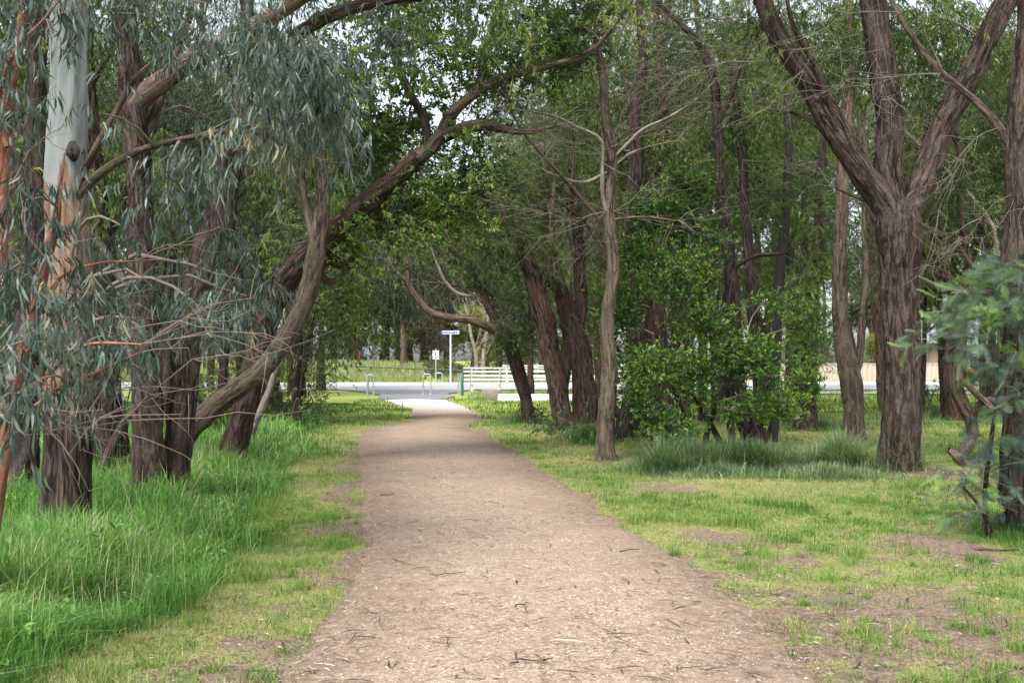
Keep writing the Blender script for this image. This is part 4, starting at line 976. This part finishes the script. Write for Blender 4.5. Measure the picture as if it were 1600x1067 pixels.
for (px, D, src, sc) in ((1000,30,K3,1.0),(1080,38,K4,.95),(1190,34,K4,1.0),(1245,40,K3,1.2),(1402,46,K4,1.05),(1425,34,K3,1.0),(1540,38,K4,1.1),(1620,33,K3,1.0),(950,42,K3,1.15),(1020,48,K4,1.15),(1120,50,K3,1.3),(1328,60,K4,1.25),(1492,48,K4,1.2),(1590,50,K3,1.25),(1700,42,K4,1.1),(900,36,K3,1.0),(1210,56,K4,1.3),(1418,62,K3,1.3),(1850,52,K4,1.2),(1800,38,K3,1.0),(860,46,K4,1.1),(1262,30,K4,.95),(1418,26,K4,1.0),(1560,27,K3,1.1),(1660,28,K4,1.0),(1395,52,K4,1.4),(1498,56,K4,1.5),(1640,45,K4,1.4),(1200,46,K4,1.45),(1050,44,K3,1.5),(940,38,K4,1.3),(1100,27,K3,1.1),(880,52,K4,1.45),(830,48,K3,1.4),(1720,34,K3,1.3)):
    cnt += 1; copy_tree(src, px2(px, D), cnt*2.1, sc, LR, GR)
for (px, D, src, sc) in ((480,86,K5,1.2),(420,82,K8,1.0),(520,100,K5,1.4),(640,98,K8,1.2),(570,92,K5,1.1),(700,102,K5,1.4),(760,96,K8,1.1),(800,88,K5,1.0),(850,98,K5,1.35),(910,90,K8,1.1),(980,96,K5,1.3),(1060,88,K5,1.1),(1130,98,K8,1.2),(1200,92,K5,1.2),(1290,98,K5,1.3),(1370,92,K8,1.0),(1450,100,K5,1.3),(1640,100,K8,1.2),(1720,92,K5,1.2),(330,92,K5,1.3),(230,84,K8,1.1),(130,92,K5,1.3),(40,86,K5,1.2),(-80,94,K8,1.2),(-220,88,K5,1.2),(620,120,K5,1.7),(740,122,K8,1.5),(880,124,K5,1.7),(460,122,K8,1.6),(1020,120,K5,1.7),(560,104,K8,1.6),(660,110,K5,1.8),(600,112,K8,1.7),(700,90,K8,1.25),(820,108,K8,1.7),(780,112,K5,1.8),(850,80,K8,1.1),(520,90,K5,1.4),(480,104,K8,1.6),(930,106,K8,1.7)):
    cnt += 1; copy_tree(src, px2(px, D), cnt*2.1, sc, LF, GF)
cnt += 1; copy_tree(K6, px2(672,92), 1.2, 1.15, 'taller yellow-green tree beyond the road, left of the street sign pole', None)
copy_tree(K6, px2(1365,80), 2.2, .6, 'low yellow-green tree behind the beige fence', None)
copy_tree(K7, px2(1010,84), 2.0, .9, 'brown twiggy tree beyond the white rails', None)
# bare pale trees beyond the road
for (px, lab, dx) in ((742,'bare grey dead tree beyond the road, left of two',-22),(757,'bare grey dead tree beyond the road, right of two',14)):
    t = Tree(78, px2(px, 78)+(0.3,), 'dead_tree', lab, bark='bark_pale', twig='twig_pale', local=True)
    t.stem([(px,602,9),(px-dx*.1,560,7),(px+dx*.3,520,5),(px+dx*.6,470,3),(px+dx,420,1.5)])
    t.stem([(px,556,4),(px+14,530,3,.5),(px+26,500,1.5,1)], 'limb')
    for s in ((px,540,78,34,-40,.5,4,.7,.02),(px+dx*.4,500,78,-30,-50,.5,5,.7,.02)): t.spray(*s)
    t.finish()
t = Tree(77, px2(632, 77)+(.4,), 'broken_trunk', 'thick broken grey-brown trunk beyond the road, above the weathered rail', bark='bark_grey', local=True)
t.stem([(633,600,15),(632,575,13),(631,555,11),(630,530,9),(627,500,6),(624,460,3)], bump=.5); t.finish()
for (px, lab) in ((551,'left of two reddish trunks above the tall grass bank'),(561,'right of two reddish trunks above the tall grass bank')):
    t = Tree(82, px2(px, 82)+(1.0,), 'gum_tree', lab, bark='bark_red', local=True)
    t.stem([(px,580,12),(px+1,545,10),(px+3,500,8),(px+2,420,5),(px+6,330,3)], bump=.4)
    t.blob(px+6, 400, 82, 40, 60, 2, 30, 'far', size=1.2); t.finish()

# low shrubs
def shrub(px, D, h, wd, kind, lab, n, mt=None, size=1.0):
    t = Tree(D, (px, 565+2560/D), 'shrub', lab, 'shrub', bark='bark_dark'); s = F/D; y0 = 565+2560/D
    for k in range(3): t.stem([(px,y0+3,.03*s),(px+(k-1)*wd*.25*s,y0-h*.5*s,.02*s),(px+(k-1)*wd*.4*s,y0-h*.8*s,.01*s)], 'stem')
    t.blob(px, y0-h*.5*s, D, wd*.5*s, h*.5*s, wd*.45, n, kind, mt, 1.0, size); t.finish()
shrub(312, 23, 1.3, 1.2, 'glossy', 'bright green shrub behind the low leaning gum', 22)
shrub(345, 26, 1.6, 1.8, 'gum', 'dark shrub behind the foot of the arching gum', 34)
shrub(432, 27, 1.4, 1.8, 'wisp', 'grey-green wispy shrub beside the slim dark stems', 34, 'hang')
shrub(872, 22.5, .32, .7, 'gum', 'low dark weedy shrub at the foot of the left-leaning shaggy trunk', 14, 'hang')
shrub(935, 19.5, .45, .7, 'gum', 'low green weed clump by the foot of the slim tan trunk', 10, 'bush')
shrub(846, 27.5, .3, .8, 'gum', 'low dark shrub right of the small leaning tree', 7, 'hang')
shrub(1445, 29, 1.2, .9, 'wisp', 'dark needle-leaved shrub right of the massive forked trunk', 16, 'hang')
shrub(1300, 88, 2.6, 4, 'far', 'dark shrub showing over the beige fence', 40)
shrub(1530, 60, 1.8, 2.4, 'far', 'dark shrub in front of the orange brick house', 26)
for (px, D, h, wd, lab) in ((500,79,2.6,6,'leftmost shrub behind the tall grass bank'),(585,80,2.2,5,'shrub between the bank and the broken trunk'),(655,78,1.8,4,'low green shrub behind the weathered rail'),(710,80,2.2,5,'shrub behind the street sign pole'),(800,82,2.6,6,'shrub behind the white rails at their left end'),(900,82,3,7,'shrub behind the middle of the white rails'),(1150,86,3.4,8,'shrub beyond the road behind the bush'),(60,60,2.2,5,'field shrub far left behind the trunks'),(230,68,2.6,6,'field shrub seen between the left trunks'),(400,66,2.6,5,'field shrub behind the arching gum'),(140,80,3,8,'broad far shrub at the back of the left field')):
    shrub(px, D, h, wd, 'far', lab, 34)
# ================================================================== built things by the road
def cyl(g, a, b, r, n=10): tube(g, np.array([[*a, r], [*((np.array(a)+np.array(b))/2), r], [*b, r]], float), n)
def hoop(px, py, D, wpx, top, lab):
    x = (px-CX)*D/F; w_ = wpx*D/F; h = (py-top)*D/F
    t = thing('bike_hoop', lab, 'barrier', (x, D, -.03), 'metal hoops at the path entrance')
    g = Geo(); k = .11; pts = [(0,0,-.1),(0,0,h*.5),(0,0,h-k)]+[(k-k*math.cos(a), 0, h-k+k*math.sin(a)) for a in np.linspace(.3, PI/2, 4)]
    pts = pts+[(w_-p[0], p[1], p[2]) for p in pts[::-1]]
    tube(g, spline(np.array([[p[0], p[1], p[2], .038] for p in pts]), .05), 10)
    g.build('rail', M['galv'], t)
    g = Geo()
    for xx in (0, w_): cyl(g, (xx,0,-.02), (xx,0,.06), .075, 12)
    g.build('footing', M['concrete'], t)
hoop(574, 617.5, 49, 9.5, 585, 'metal hoop left of the path, beside the square sign pole')
hoop(661, 617.5, 49, 12, 584, 'metal hoop at the right side of the asphalt apron')
hoop(681.5, 602.5, 70, 9.5, 583, 'metal hoop across the road behind the walking sign pole')

def at(px, py, D): return P(px, py, D)
# square sign with street blade, left
D = 54; b = at(575, 612, D); t = thing('sign_pole', 'grey pole with a square sign seen from behind, left of the path end', 'sign', (b[0], D, 0))
g = Geo(); zt = EYE-(514-HY)*D/F; cyl(g, (0,0,-.1), (0,0,zt), .045); g.build('pole', M['galv'], t)
g = Geo(); bevbox(g, -.27, .22, -.085, -.05, EYE-(558-HY)*D/F, EYE-(541-HY)*D/F, .012); g.build('sign_panel', M['sign_blue_grey'], t)
g = Geo(); bevbox(g, -.52, .02, -.02, .02, zt-.02, zt+.10, .008); g.build('street_blade', M['white_paint'], t)
# walking sign
D = 70; b = at(681, 602, D); t = thing('walking_sign', 'white sign with a black walking figure on a thin pole across the road', 'sign', (b[0], D, 0))
zc = EYE-(554.5-HY)*D/F
g = Geo(); cyl(g, (0,0,-.1), (0,0,zc+.42), .04); g.build('pole', M['galv'], t)
g = Geo(); bevbox(g, -.21, .21, -.075, -.045, zc-.30, zc+.30, .02); pn = g.build('sign_panel', M['white_paint'], t)
g = Geo()   # figure: head, body, striding legs, arm
cyl(g, (0,-.082,zc+.215), (0,-.078,zc+.215), .032, 12)
for a, bb, r in (((0,-.08,zc+.17),(0,-.08,zc+.04),.035),((0,-.08,zc+.05),(.055,-.08,zc-.09),.02),((0,-.08,zc+.05),(-.06,-.08,zc-.09),.02),((0,-.08,zc+.15),(.06,-.08,zc+.07),.014),((0,-.08,zc+.15),(-.055,-.08,zc+.06),.014)): cyl(g, a, bb, r, 8)
g.build('walking_figure', M['black_sign'], pn)
def text(body, size, loc, mt, parent, name):
    c = bpy.data.curves.new(name, 'FONT'); c.body = body; c.size = size; c.align_x = 'CENTER'; c.align_y = 'CENTER'; c.extrude = .003; c.offset = .010 if size > .1 else .001
    o = bpy.data.objects.new(name, c); C.objects.link(o); o.rotation_euler = (PI/2, 0, 0); o.location = loc; bpy.context.view_layer.update(); me = bpy.data.meshes.new_from_object(o); me.materials.clear(); me.materials.append(mt)
    n_ = bpy.data.objects.new(name, me); C.objects.link(n_); n_.rotation_euler = (PI/2, 0, 0); n_.location = loc; n_.parent = parent; bpy.data.objects.remove(o); return n_
text('SHARED', .085, (0,-.079,zc-.16), M['black_sign'], pn, 'lettering'); text('PATH', .085, (0,-.079,zc-.24), M['black_sign'], pn, 'lettering')
# street name sign
D = 69; b = at(704, 602, D); t = thing('street_sign', 'tall pale pole with a white street name blade in blue letters', 'sign', (b[0], D, 0))
zt = EYE-(519.5-HY)*D/F
g = Geo(); cyl(g, (0,0,-.1), (0,0,zt-.1), .055); g.build('pole', M['white_paint'], t)
g = Geo(); bevbox(g, -.60, .60, -.03, .03, zt-.11, zt+.11, .01); bl = g.build('street_blade', M['white_paint'], t)
text('LONGREACH', .195, (-.175,-.034,zt), M['blue_sign'], bl, 'lettering')
g = Geo(); box(g, .20, .27, -.036, -.031, zt-.05, zt+.05); box(g, .37, .47, -.036, -.031, zt-.045, zt+.055); g.build('pictogram', M['black_sign'], bl)
g = Geo(); box(g, -.585, -.54, -.036, -.031, zt-.08, zt+.08); box(g, .53, .585, -.036, -.031, zt-.08, zt+.08); g.build('blue_end', M['blue_sign'], bl)

# green post and wire mesh panel
D = 49; b = at(722.5, 617, D); t = thing('green_post', 'dark green square post where the white rails begin', 'post', (b[0], D, -.03))
g = Geo(); bevbox(g, -.065, .065, -.065, .065, -.1, 1.13, .012); g.build('post', M['green_paint'], t)
g = Geo(); bevbox(g, -.08, .08, -.08, .08, 1.132, 1.155, .01); g.build('cap', M['green_paint'], t)
b = at(716, 614, 50); t = thing('mesh_fence', 'short panel of grey wire mesh left of the green post', 'fence', (b[0], 50, -.03))
g = Geo(); cyl(g, (0,0,-.1), (0,0,1.05), .035); cyl(g, (.12,0,-.1), (.12,0,1.05), .035); g.build('post', M['galv'], t)
g = Geo()
for z in np.linspace(.1, 1.0, 10): box(g, .0, .12, -.004, .004, z, z+.012)
g.build('wire_mesh', M['galv'], t)
b = at(735, 621, 46); t = thing('mesh_fence', 'low wire mesh fence on thin grey posts in front of the white rails', 'fence', (b[0], 46, -.03)); L = 1.35
g = Geo()
for xx in (0.0, L): cyl(g, (xx,0,-.1), (xx,0,1.22), .03); g.build('post', M['galv'], t); g = Geo()
cyl(g, (.03,0,1.2), (L-.03,0,1.2), .02); g.build('top_rail', M['galv'], t)
g = Geo()
for xx in np.arange(.06, L-.03, .075): box(g, xx, xx+.004, -.002, .002, .05, 1.18)
for z in np.arange(.08, 1.18, .15): box(g, .03, L-.03, -.0045, -.0025, z, z+.004)
g.build('wire_mesh', M['galv'], t)

# white bridge rails
x0, x1, D = (724-CX)*56/F, 11.0, 56
t = thing('bridge_railing', 'long white post and rail barrier along the near road edge', 'railing', (x0, D, 0))
for z in (.40, .62, .84, 1.05, 1.25):
    g = Geo(); bevbox(g, 0, x1-x0, -.035, .035, z-.038, z+.038, .01); g.build('rail', M['white_paint'], t)
for xx in np.arange(.45, x1-x0, 1.55):
    g = Geo(); bevbox(g, xx-.07, xx+.07, .05, .19, -.1, 1.22, .012); g.build('post', M['white_paint'], t)
t = thing('bridge_railing', 'second white post and rail barrier on the far road edge', 'railing', ((785-CX)*73.6/F, 73.6, 0))
for z in (.5, .95, 1.3):
    g = Geo(); bevbox(g, 0, 13, -.03, .03, z-.035, z+.035, .01); g.build('rail', M['white_paint'], t)
for xx in np.arange(.3, 13, 1.8):
    g = Geo(); bevbox(g, xx-.05, xx+.05, .035, .13, -.1, 1.32, .012); g.build('post', M['white_paint'], t)
# culvert wall and block
g = Geo(); bevbox(g, 0, 7.2, -.15, .15, -.15, .27, .02); o = g.build('culvert_wall', M['white_wall'], None, (0,0,0)); o.location = ((778-CX)*42/F, 42, 0); tag(o, 'low white concrete wall in the grass below the white rails', 'wall')
g = Geo(); bevbox(g, -.42, .42, -.25, .25, -.15, .44, .03); o = g.build('concrete_block', M['concrete_brown']); o.location = ((769-CX)*43/F, 42.6, 0); tag(o, 'squat brown-grey concrete block at the left end of the white wall', 'block')
# weathered rail across the road
t = thing('pipe_fence', 'long dark weathered rail on posts in front of the trees across the road', 'fence', ((575-CX)*75/F, 75, 0))
g = Geo(); cyl(g, (-1,0,1.25), (7.5,0,.95), .05); g.build('rail', M['dark_rail'], t)
for xx in (0.2, 2.2, 4.2, 6.2):
    g = Geo(); bevbox(g, xx-.05, xx+.05, .05, .15, -.1, 1.2-.035*xx, .01); g.build('post', M['dark_rail'], t)
# beige ribbed fence
t = thing('steel_fence', 'beige ribbed steel fence across the field beyond the road', 'fence', (14, 74.5, 0))
g = Geo(); W_ = 19.0; xs = np.arange(0, W_+.01, .09); zig = np.where((np.arange(len(xs)) % 4) < 2, 0, .045)
v = np.array([[(x, -q, .12), (x, -q, 1.42)] for x, q in zip(xs, zig)]).reshape(-1, 3); vb = v+np.array([0, .01, 0]); n = len(v)
f = [(2*k, 2*k+2, 2*k+3, 2*k+1) for k in range(len(xs)-1)]
g.add(v, f); g.build('panel', M['beige'], t, smooth=False)
g = Geo(); bevbox(g, -.02, W_+.02, -.06, .05, 1.422, 1.48, .008); g.build('top_rail', M['beige'], t)
g = Geo(); box(g, -.02, W_+.02, -.1, .08, -.1, .118); g.build('plinth', mc_, t)
for xx in np.arange(0, W_+.1, 2.375):
    g = Geo(); bevbox(g, xx-.035, xx+.035, .03, .10, -.1, 1.42, .008); g.build('post', M['beige'], t)
# house
t = thing('brick_house', 'orange brick house with a grey ribbed roof at the far right', 'house', (45, 92, .3))
g = Geo(); box(g, -8, 8, -4, 4, -.5, 2.9); g.build('wall', M['brick'], t)
g = Geo()
def slope(a, b, c, d, n):
    a, b, c, d = map(np.array, (a, b, c, d)); u = np.linspace(0, 1, n)[:, None]; lo = a+(b-a)*u; hi = d+(c-d)*u
    bp = np.where(np.arange(n) % 3 == 0, .035, 0)[:, None]*np.array([0, 0, 1]); v = np.stack([lo+bp, hi+bp], 1).reshape(-1, 3)
    g.add(v, [(2*k, 2*k+2, 2*k+3, 2*k+1) for k in range(n-1)])
slope((-8.6,-4.6,2.88), (8.6,-4.6,2.88), (5,0,4.95), (-5,0,4.95), 160); slope((8.6,4.6,2.88), (-8.6,4.6,2.88), (-5,0,4.95), (5,0,4.95), 100)
slope((-8.6,4.6,2.88), (-8.6,-4.6,2.88), (-5,0,4.95), (-5.01,0,4.95), 60); slope((8.6,-4.6,2.88), (8.6,4.6,2.88), (5.01,0,4.95), (5,0,4.95), 60)
g.build('roof', M['roof'], t, smooth=False)
g = Geo(); box(g, -8.62, 8.62, -4.66, -4.61, 2.72, 2.9); g.build('gutter', M['white_paint'], t)
for xx in (-5.0, -.8, 4.0):
    g = Geo(); box(g, xx-.75, xx+.75, -4.03, -3.98, .7, 2.1); wf = g.build('window', M['white_paint'], t)
    g = Geo(); box(g, xx-.68, xx-.03, -4.05, -4.031, .77, 2.03); box(g, xx+.03, xx+.68, -4.05, -4.031, .77, 2.03); g.build('pane', M['glass'], wf)

# ================================================================== grass, gravel, litter
def blades(g, x, y, h, wd, seed, bend=.5, tone=None, hz=None, head=0.0):
    r = np.random.default_rng(seed); n = len(x); z = gh(x, y)-.01
    a = r.uniform(0, 2*PI, n); d = np.stack([np.cos(a), np.sin(a), 0*a], -1); s = np.stack([-np.sin(a), np.cos(a), 0*a], -1)
    lean = np.abs(r.normal(0, bend, n))
    b0 = np.stack([x, y, z], -1); V = np.zeros((n, 7, 3))
    for k, (tv, wv) in enumerate(((0, 1), (.4, .85), (.75, .55))):
        c = b0+d*(lean*h*tv**1.8)[:, None]+np.array([0, 0, 1.])*(h*tv*(1-.25*np.minimum(lean, 1.6)*tv))[:, None]
        V[:, 2*k] = c-s*(wd*wv*.5)[:, None]; V[:, 2*k+1] = c+s*(wd*wv*.5)[:, None]
    V[:, 6] = b0+d*(lean*h)[:, None]+np.array([0, 0, 1.])*(h*(1-.25*np.minimum(lean, 1.6)))[:, None]
    T = np.zeros((n, 7, 3)); T[..., 0] = np.clip(tone, 0, 1)[:, None]
    o = (np.arange(n)*7)[:, None, None]
    g.add(V.reshape(-1, 3), (np.array([(0,1,3,2),(2,3,5,4)])[None]+o).reshape(-1, 4), (np.array([(4,5,6)])[None]+o).reshape(-1, 3), T.reshape(-1, 3))
def scatter(n, y0, y1, seed, pw=1.0, wide=.62, xmin=None, xmax=None):
    """n points over the wedge of ground in front; density falls off with distance"""
    r = np.random.default_rng(seed); u = r.random(n)
    y = (y0**(1-pw)+(y1**(1-pw)-y0**(1-pw))*u)**(1/(1-pw)) if pw != 1 else y0*(y1/y0)**u
    x = r.uniform(-wide, wide, n)*y
    return x, y, r
# lush tall grass
g = Geo()
for (n, y0, y1, wd, sd) in ((120000,4.2,9,.0068,1),(100000,9,17,.010,2),(60000,17,34,.016,3)):
    x, y, r = scatter(n*2, y0, y1, sd, 1.0, .78); k = (tall_left(x, y) > r.normal(0, .09, len(x))) & (x > -.75*y-1)
    x, y = x[k][:n], y[k][:n]
    cl = fbm(x*1.9, y*1.9, None, 91, 3); h = (.07+.33*sstep(.3, .75, cl))*r.uniform(.4, 1.2, len(x))*(.7+.4*sstep(0, 1.2, tall_left(x, y)))
    blades(g, x, y, h, wd*r.uniform(.6, 1.3, len(x)), sd, 1.0, .41+1.1*(fbm(x*.9, y*.9, None, 98, 3)-.5)+.5*(cl-.5)+r.normal(0, .24, len(x)))
for (n, sd) in ((5000, 4), (3000, 5)):   # taller seeding stalks, dead straw and broad weeds among the blades
    x, y, r = scatter(n, 4.4, 20, sd, 1.3, .78); k = tall_left(x, y) > .1; x, y = x[k], y[k]
    blades(g, x, y, r.uniform(.25, .55, len(x)), np.full(len(x), .004), sd, .7, r.normal(.93, .06, len(x)))
for q in range(260):
    x, y, r = scatter(1, 4.6, 16, 900+q, 1.3, .75)
    if tall_left(x, y)[0] < .05: continue
    n = int(r.integers(8, 22)); s_ = r.uniform(.05, .14); P_ = np.stack([x[0]+r.normal(0, s_, n), y[0]+r.normal(0, s_, n), float(gh(x, y)[0])+r.uniform(.04, .30, n)], -1)
    place(g, T_OVAL, P_, r.normal(size=(n, 3))+np.array([0, 0, .3]), np.array([0, 0, 1.])+r.normal(0, .3, (n, 3)), r.uniform(.04, .09, n), r.uniform(.02, .045, n), np.clip(r.uniform(.2, .7)+r.normal(0, .1, n), 0, 1))
tag(g.build('tall_grass', M['grass'], smooth=False), 'lush tall green grass filling the ground left of the path', 'grass', 'stuff')
# grey-green tall tuft right and around trunks
g = Geo(); r = np.random.default_rng(5)
pts = []
for (cx, cy_, rx, ry, n) in ((3.6,15.2,1.7,1.0,9000),(3.0,14.6,1.2,.9,2200),(4.4,14.5,1.2,.9,2200),(2.2,15,.9,.7,1200),(4.9,15.4,.8,.7,3500),(2.6,15.8,1.0,.9,3500),(4.85,9.6,.6,.7,3200),(5.6,10.2,.6,.6,1500),(-1.9,17.6,.0,.0,0),(1.5,20.5,1.0,.6,1400),(1.2,24,1.2,.9,1500),(7.8,25,3,2,4500),(12,29,4,3,4000),(.3,27,.7,.5,700),(5.7,15,.4,.4,700)):
    if n: 
        a = r.uniform(0, 2*PI, n); q = np.abs(r.normal(0, .55, n))*(1+.5*np.sin(a*3+cx)*.6); pts.append(np.stack([cx+rx*q*np.cos(a), cy_+ry*q*np.sin(a), np.clip(1-q*.62, .2, 1)*(.58 if cy_ < 18 else .34)], -1))
p = np.vstack(pts); k = p[:, 0] > path_lr(p[:, 1])[1]+.3; p = p[k]
cl = fbm(p[:, 0]*2, p[:, 1]*2, None, 92, 2)
cl2 = sstep(.3, .7, fbm(p[:, 0]*1.1+4, p[:, 1]*1.6, None, 95, 3))
blades(g, p[:, 0], p[:, 1], p[:, 2]*r.uniform(.35, 1.15, len(p))*(.4+1.0*cl2), np.where(p[:, 1] < 12, .006, .010)*r.uniform(.6, 1.3, len(p)), 6, 1.05, .48+.9*(cl-.5)+r.normal(0, .24, len(p)))
tag(g.build('tall_grass', M['grass_blue'], smooth=False), 'grey-green tall grass clumps around the right-hand trunks', 'grass', 'stuff')
# lawn
g = Geo()
for (n, y0, y1, wd, hh, sd) in ((420000,4.2,9,.0036,.042,11),(330000,9,17,.0055,.048,12),(200000,17,32,.011,.06,13),(110000,32,58,.024,.075,14),(50000,73.5,130,.05,.2,15)):
    x, y, r = scatter(n, y0, y1, sd, 1.6 if y0 < 30 else 1.3, .68)
    G_ = grassy(x, y)
    k = (r.random(len(x)) < .85*G_**2) & (tall_left(x, y) < .1)
    if y0 > 30: k &= ~((y > 43) & (x > -12) & (x < -2) & (y > 43.5)) | (y > 73)
    x, y = x[k], y[k]; cl = fbm(x*1.1, y*1.1, None, 93, 3); c2 = fbm(x*.35, y*.35, None, 94, 2)
    tuft = sstep(.56, .72, fbm(x*2.6, y*2.6, None, 96, 2))
    blades(g, x, y, hh*(.6+.9*cl+1.3*tuft)*r.uniform(.5, 1.3, len(x)), wd*r.uniform(.6, 1.35, len(x)), sd, .8, .57-.22*tuft-1.0*(cl-.5)+.6*(c2-.5)+r.normal(0, .22, len(x))-.16*(y > 25))
r = np.random.default_rng(77); nt_ = 420; tx_, ty_, _ = scatter(nt_*3, 4.6, 13, 78, 1.8, .62); pdv = path_dist(tx_, ty_); k = (pdv > -.02) & (tall_left(tx_, ty_) < 0); tx_, ty_ = tx_[k][:nt_], ty_[k][:nt_]
for q in range(len(tx_)):
    n = int(r.integers(10, 70)); s_ = r.uniform(.02, .09); blades(g, tx_[q]+r.normal(0, s_, n), ty_[q]+r.normal(0, s_, n), r.uniform(.03, .12)*r.uniform(.5, 1.2, n), np.full(n, .005), q, .9, r.uniform(.05, .75)+r.normal(0, .12, n))
tag(g.build('lawn_grass', M['lawn'], smooth=False), 'short patchy green and straw grass beside the path', 'grass', 'stuff')
# bank of seeding grass across the road
g = Geo(); r = np.random.default_rng(21); n = 26000; x = r.uniform(-32, -6.4, n); y = r.uniform(73.3, 79, n)
blades(g, x, y, r.uniform(.35, .85, n), np.full(n, .03), 22, .35, np.clip(r.normal(.5, .3, n), 0, 1))
n = 9000; x = r.uniform(-5.2, 16, n); y = r.uniform(74, 80, n); blades(g, x, y, r.uniform(.25, .7, n), np.full(n, .035), 23, .4, r.normal(.45, .18, n))
tag(g.build('bank_grass', M['seed'], smooth=False), 'tall pale seeding grass on the bank across the road', 'grass', 'stuff')
# loose stones on the path
g = Geo(); n = 15000; x, y, r = scatter(n, 4.3, 16, 31, 2.2, .5); k = path_dist(x, y) < .1; x, y = x[k], y[k]; n = len(x)
oc = np.array([(1,0,0),(0,1,0),(-1,0,0),(0,-1,0),(0,0,.8),(0,0,-.5)]); ff = [(0,1,4),(1,2,4),(2,3,4),(3,0,4),(1,0,5),(2,1,5),(3,2,5),(0,3,5)]
sz = np.exp(r.normal(-5.55, .34, n)); pdv = path_dist(x, y); z = .008+.022*sstep(0, -.9, pdv)
V = oc[None]*sz[:, None, None]*r.uniform(.6, 1.3, (n, 6, 3))+np.stack([x, y, z], -1)[:, None]
tt = np.zeros((n, 6, 3)); tt[..., 0] = r.random(n)[:, None]
g.add(V.reshape(-1, 3), None, (np.array(ff)[None]+(np.arange(n)*6)[:, None, None]).reshape(-1, 3), tt.reshape(-1, 3))
tag(g.build('gravel', M['stone'], smooth=False), 'loose pinkish stones scattered over the path', 'gravel', 'stuff')
# leaf and bark litter
g = Geo()
def litter(x, y, L, W, sd, tone):
    r = np.random.default_rng(sd); n = len(x); a = r.normal(0, .9, n); d = np.stack([np.cos(a), np.sin(a), r.normal(0, .10, n)], -1)
    pdv = path_dist(x, y); z = np.where(pdv < 0, .014+.022*sstep(0, -.9, pdv), gh(x, y)+.008)+.004
    place(g, LANCE[sd % 4], np.stack([x, y, z], -1), d, nrm(np.stack([r.normal(0, .35, n), r.normal(0, .35, n), np.ones(n)], -1)), L, W, tone)
x, y, r = scatter(26000, 4.3, 24, 41, 1.7, .62); pdv = path_dist(x, y); k = (r.random(len(x)) < np.clip(.28+.75*np.exp(-((pdv-.1)/.4)**2)+.6*(1-grassy(x, y))*(pdv > 0), 0, 1)) & (tall_left(x, y) < .1)
x, y = x[k], y[k]; k = (r.random(len(x)) < .25+1.5*sstep(.45, .7, fbm(x*1.6, y*2.4, None, 88, 3))); x, y = x[k], y[k]; litter(x, y, np.exp(r.normal(-3.2, .45, len(x))), r.uniform(.004, .011, len(x)), 42, np.clip(r.normal(.55, .3, len(x)), 0, 1))
x, y, r = scatter(16000, 4.4, 26, 44, 1.5, .45); pdv = path_dist(x, y); k = (pdv < .3) & (r.random(len(x)) < .12+1.3*sstep(.45, .72, fbm(x*1.3, y*2.2, None, 87, 4))); x, y = x[k], y[k]
litter(x, y, np.exp(r.normal(-3.75, .45, len(x))), r.uniform(.004, .010, len(x)), 45, np.clip(r.normal(.3, .25, len(x)), 0, 1))
for q, (bx, by, rad) in enumerate(((5.67,15,.42),(1.5,16.5,.2),(6.9,20.5,.25),(3.75,18.3,.45),(1.3,24,.3),(1.9,25.5,.35),(4.8,9.7,.3),(.5,27,.25),(2.2,20.4,.3),(7,24,.25),(-3.9,11.4,.35),(-4.0,9.14,.4),(-4.4,16,.3))):
    n = 420; r = np.random.default_rng(300+q); a = r.uniform(0, 2*PI, n); dd = rad*.8+np.abs(r.normal(0, .45, n)); litter(bx+dd*np.cos(a), by+dd*np.sin(a), r.uniform(.03, .12, n), r.uniform(.008, .022, n), 60+q, np.clip(r.normal(.5, .3, n), 0, 1))
x, y, r = scatter(1500, 4.5, 20, 43, 1.7, .6); k = (path_dist(x, y) > -3) & (tall_left(x, y) < 0); x, y = x[k], y[k]; litter(x, y, r.uniform(.10, .26, len(x)), r.uniform(.006, .014, len(x)), 43, np.clip(r.normal(.3, .25, len(x)), 0, 1))
tag(g.build('leaf_litter', M['litter'], smooth=False), 'fallen leaves and bark strips strewn over path and verges', 'leaf litter', 'stuff')
# larger twigs one could pick up
def stick(px, py, L, ang, rad, lab, grp='fallen twigs on the path'):
    L *= .62; rad *= .5; ang += .5*math.sin(px*12.9)
    D = 2560/(py-565); c = P(px, py, D); r = np.random.default_rng(int(px*7+py)); x, y = c[0], c[1]
    pd_ = float(path_dist(np.array([x]), np.array([y]))[0]); z = float(.02+.022*sstep(0, -.9, pd_)) if pd_ < 0 else float(gh(np.array([x]), np.array([y]))[0])+.02
    g = Geo(); t_ = np.linspace(-.5, .5, 6); q = np.stack([L*t_*math.cos(ang)+r.normal(0, .012, 6), L*t_*math.sin(ang)+r.normal(0, .012, 6), r.uniform(0, .012, 6), rad*np.linspace(1, .5, 6)], -1)
    tube(g, spline(q, .03), 7, .15); o = g.build('fallen_twig', M['bark_tan']); o.location = (x, y, z); tag(o, lab, 'twig', None, grp)
stick(606,776,.32,.3,.016,'forked dark twig high on the left half of the path')
stick(815,955,.22,.5,.012,'short dark twig in the middle of the near path')
stick(852,1043,.10,0,.010,'smallest dark twig at the very bottom of the path')
stick(985,864,.34,.05,.013,'long thin twig on the right half of the path')
stick(700,905,.45,-.1,.008,'pale thin twig lying across the near left path')
stick(1330,745,.9,.15,.03,'long bark-covered stick beside the massive trunk foot','fallen sticks in the grass')
stick(1560,870,.6,.3,.025,'brown stick on the bare patch near the right edge','fallen sticks in the grass')
stick(640,655,.5,.9,.04,'pale stick lying on the grass where the path bends','fallen sticks in the grass')
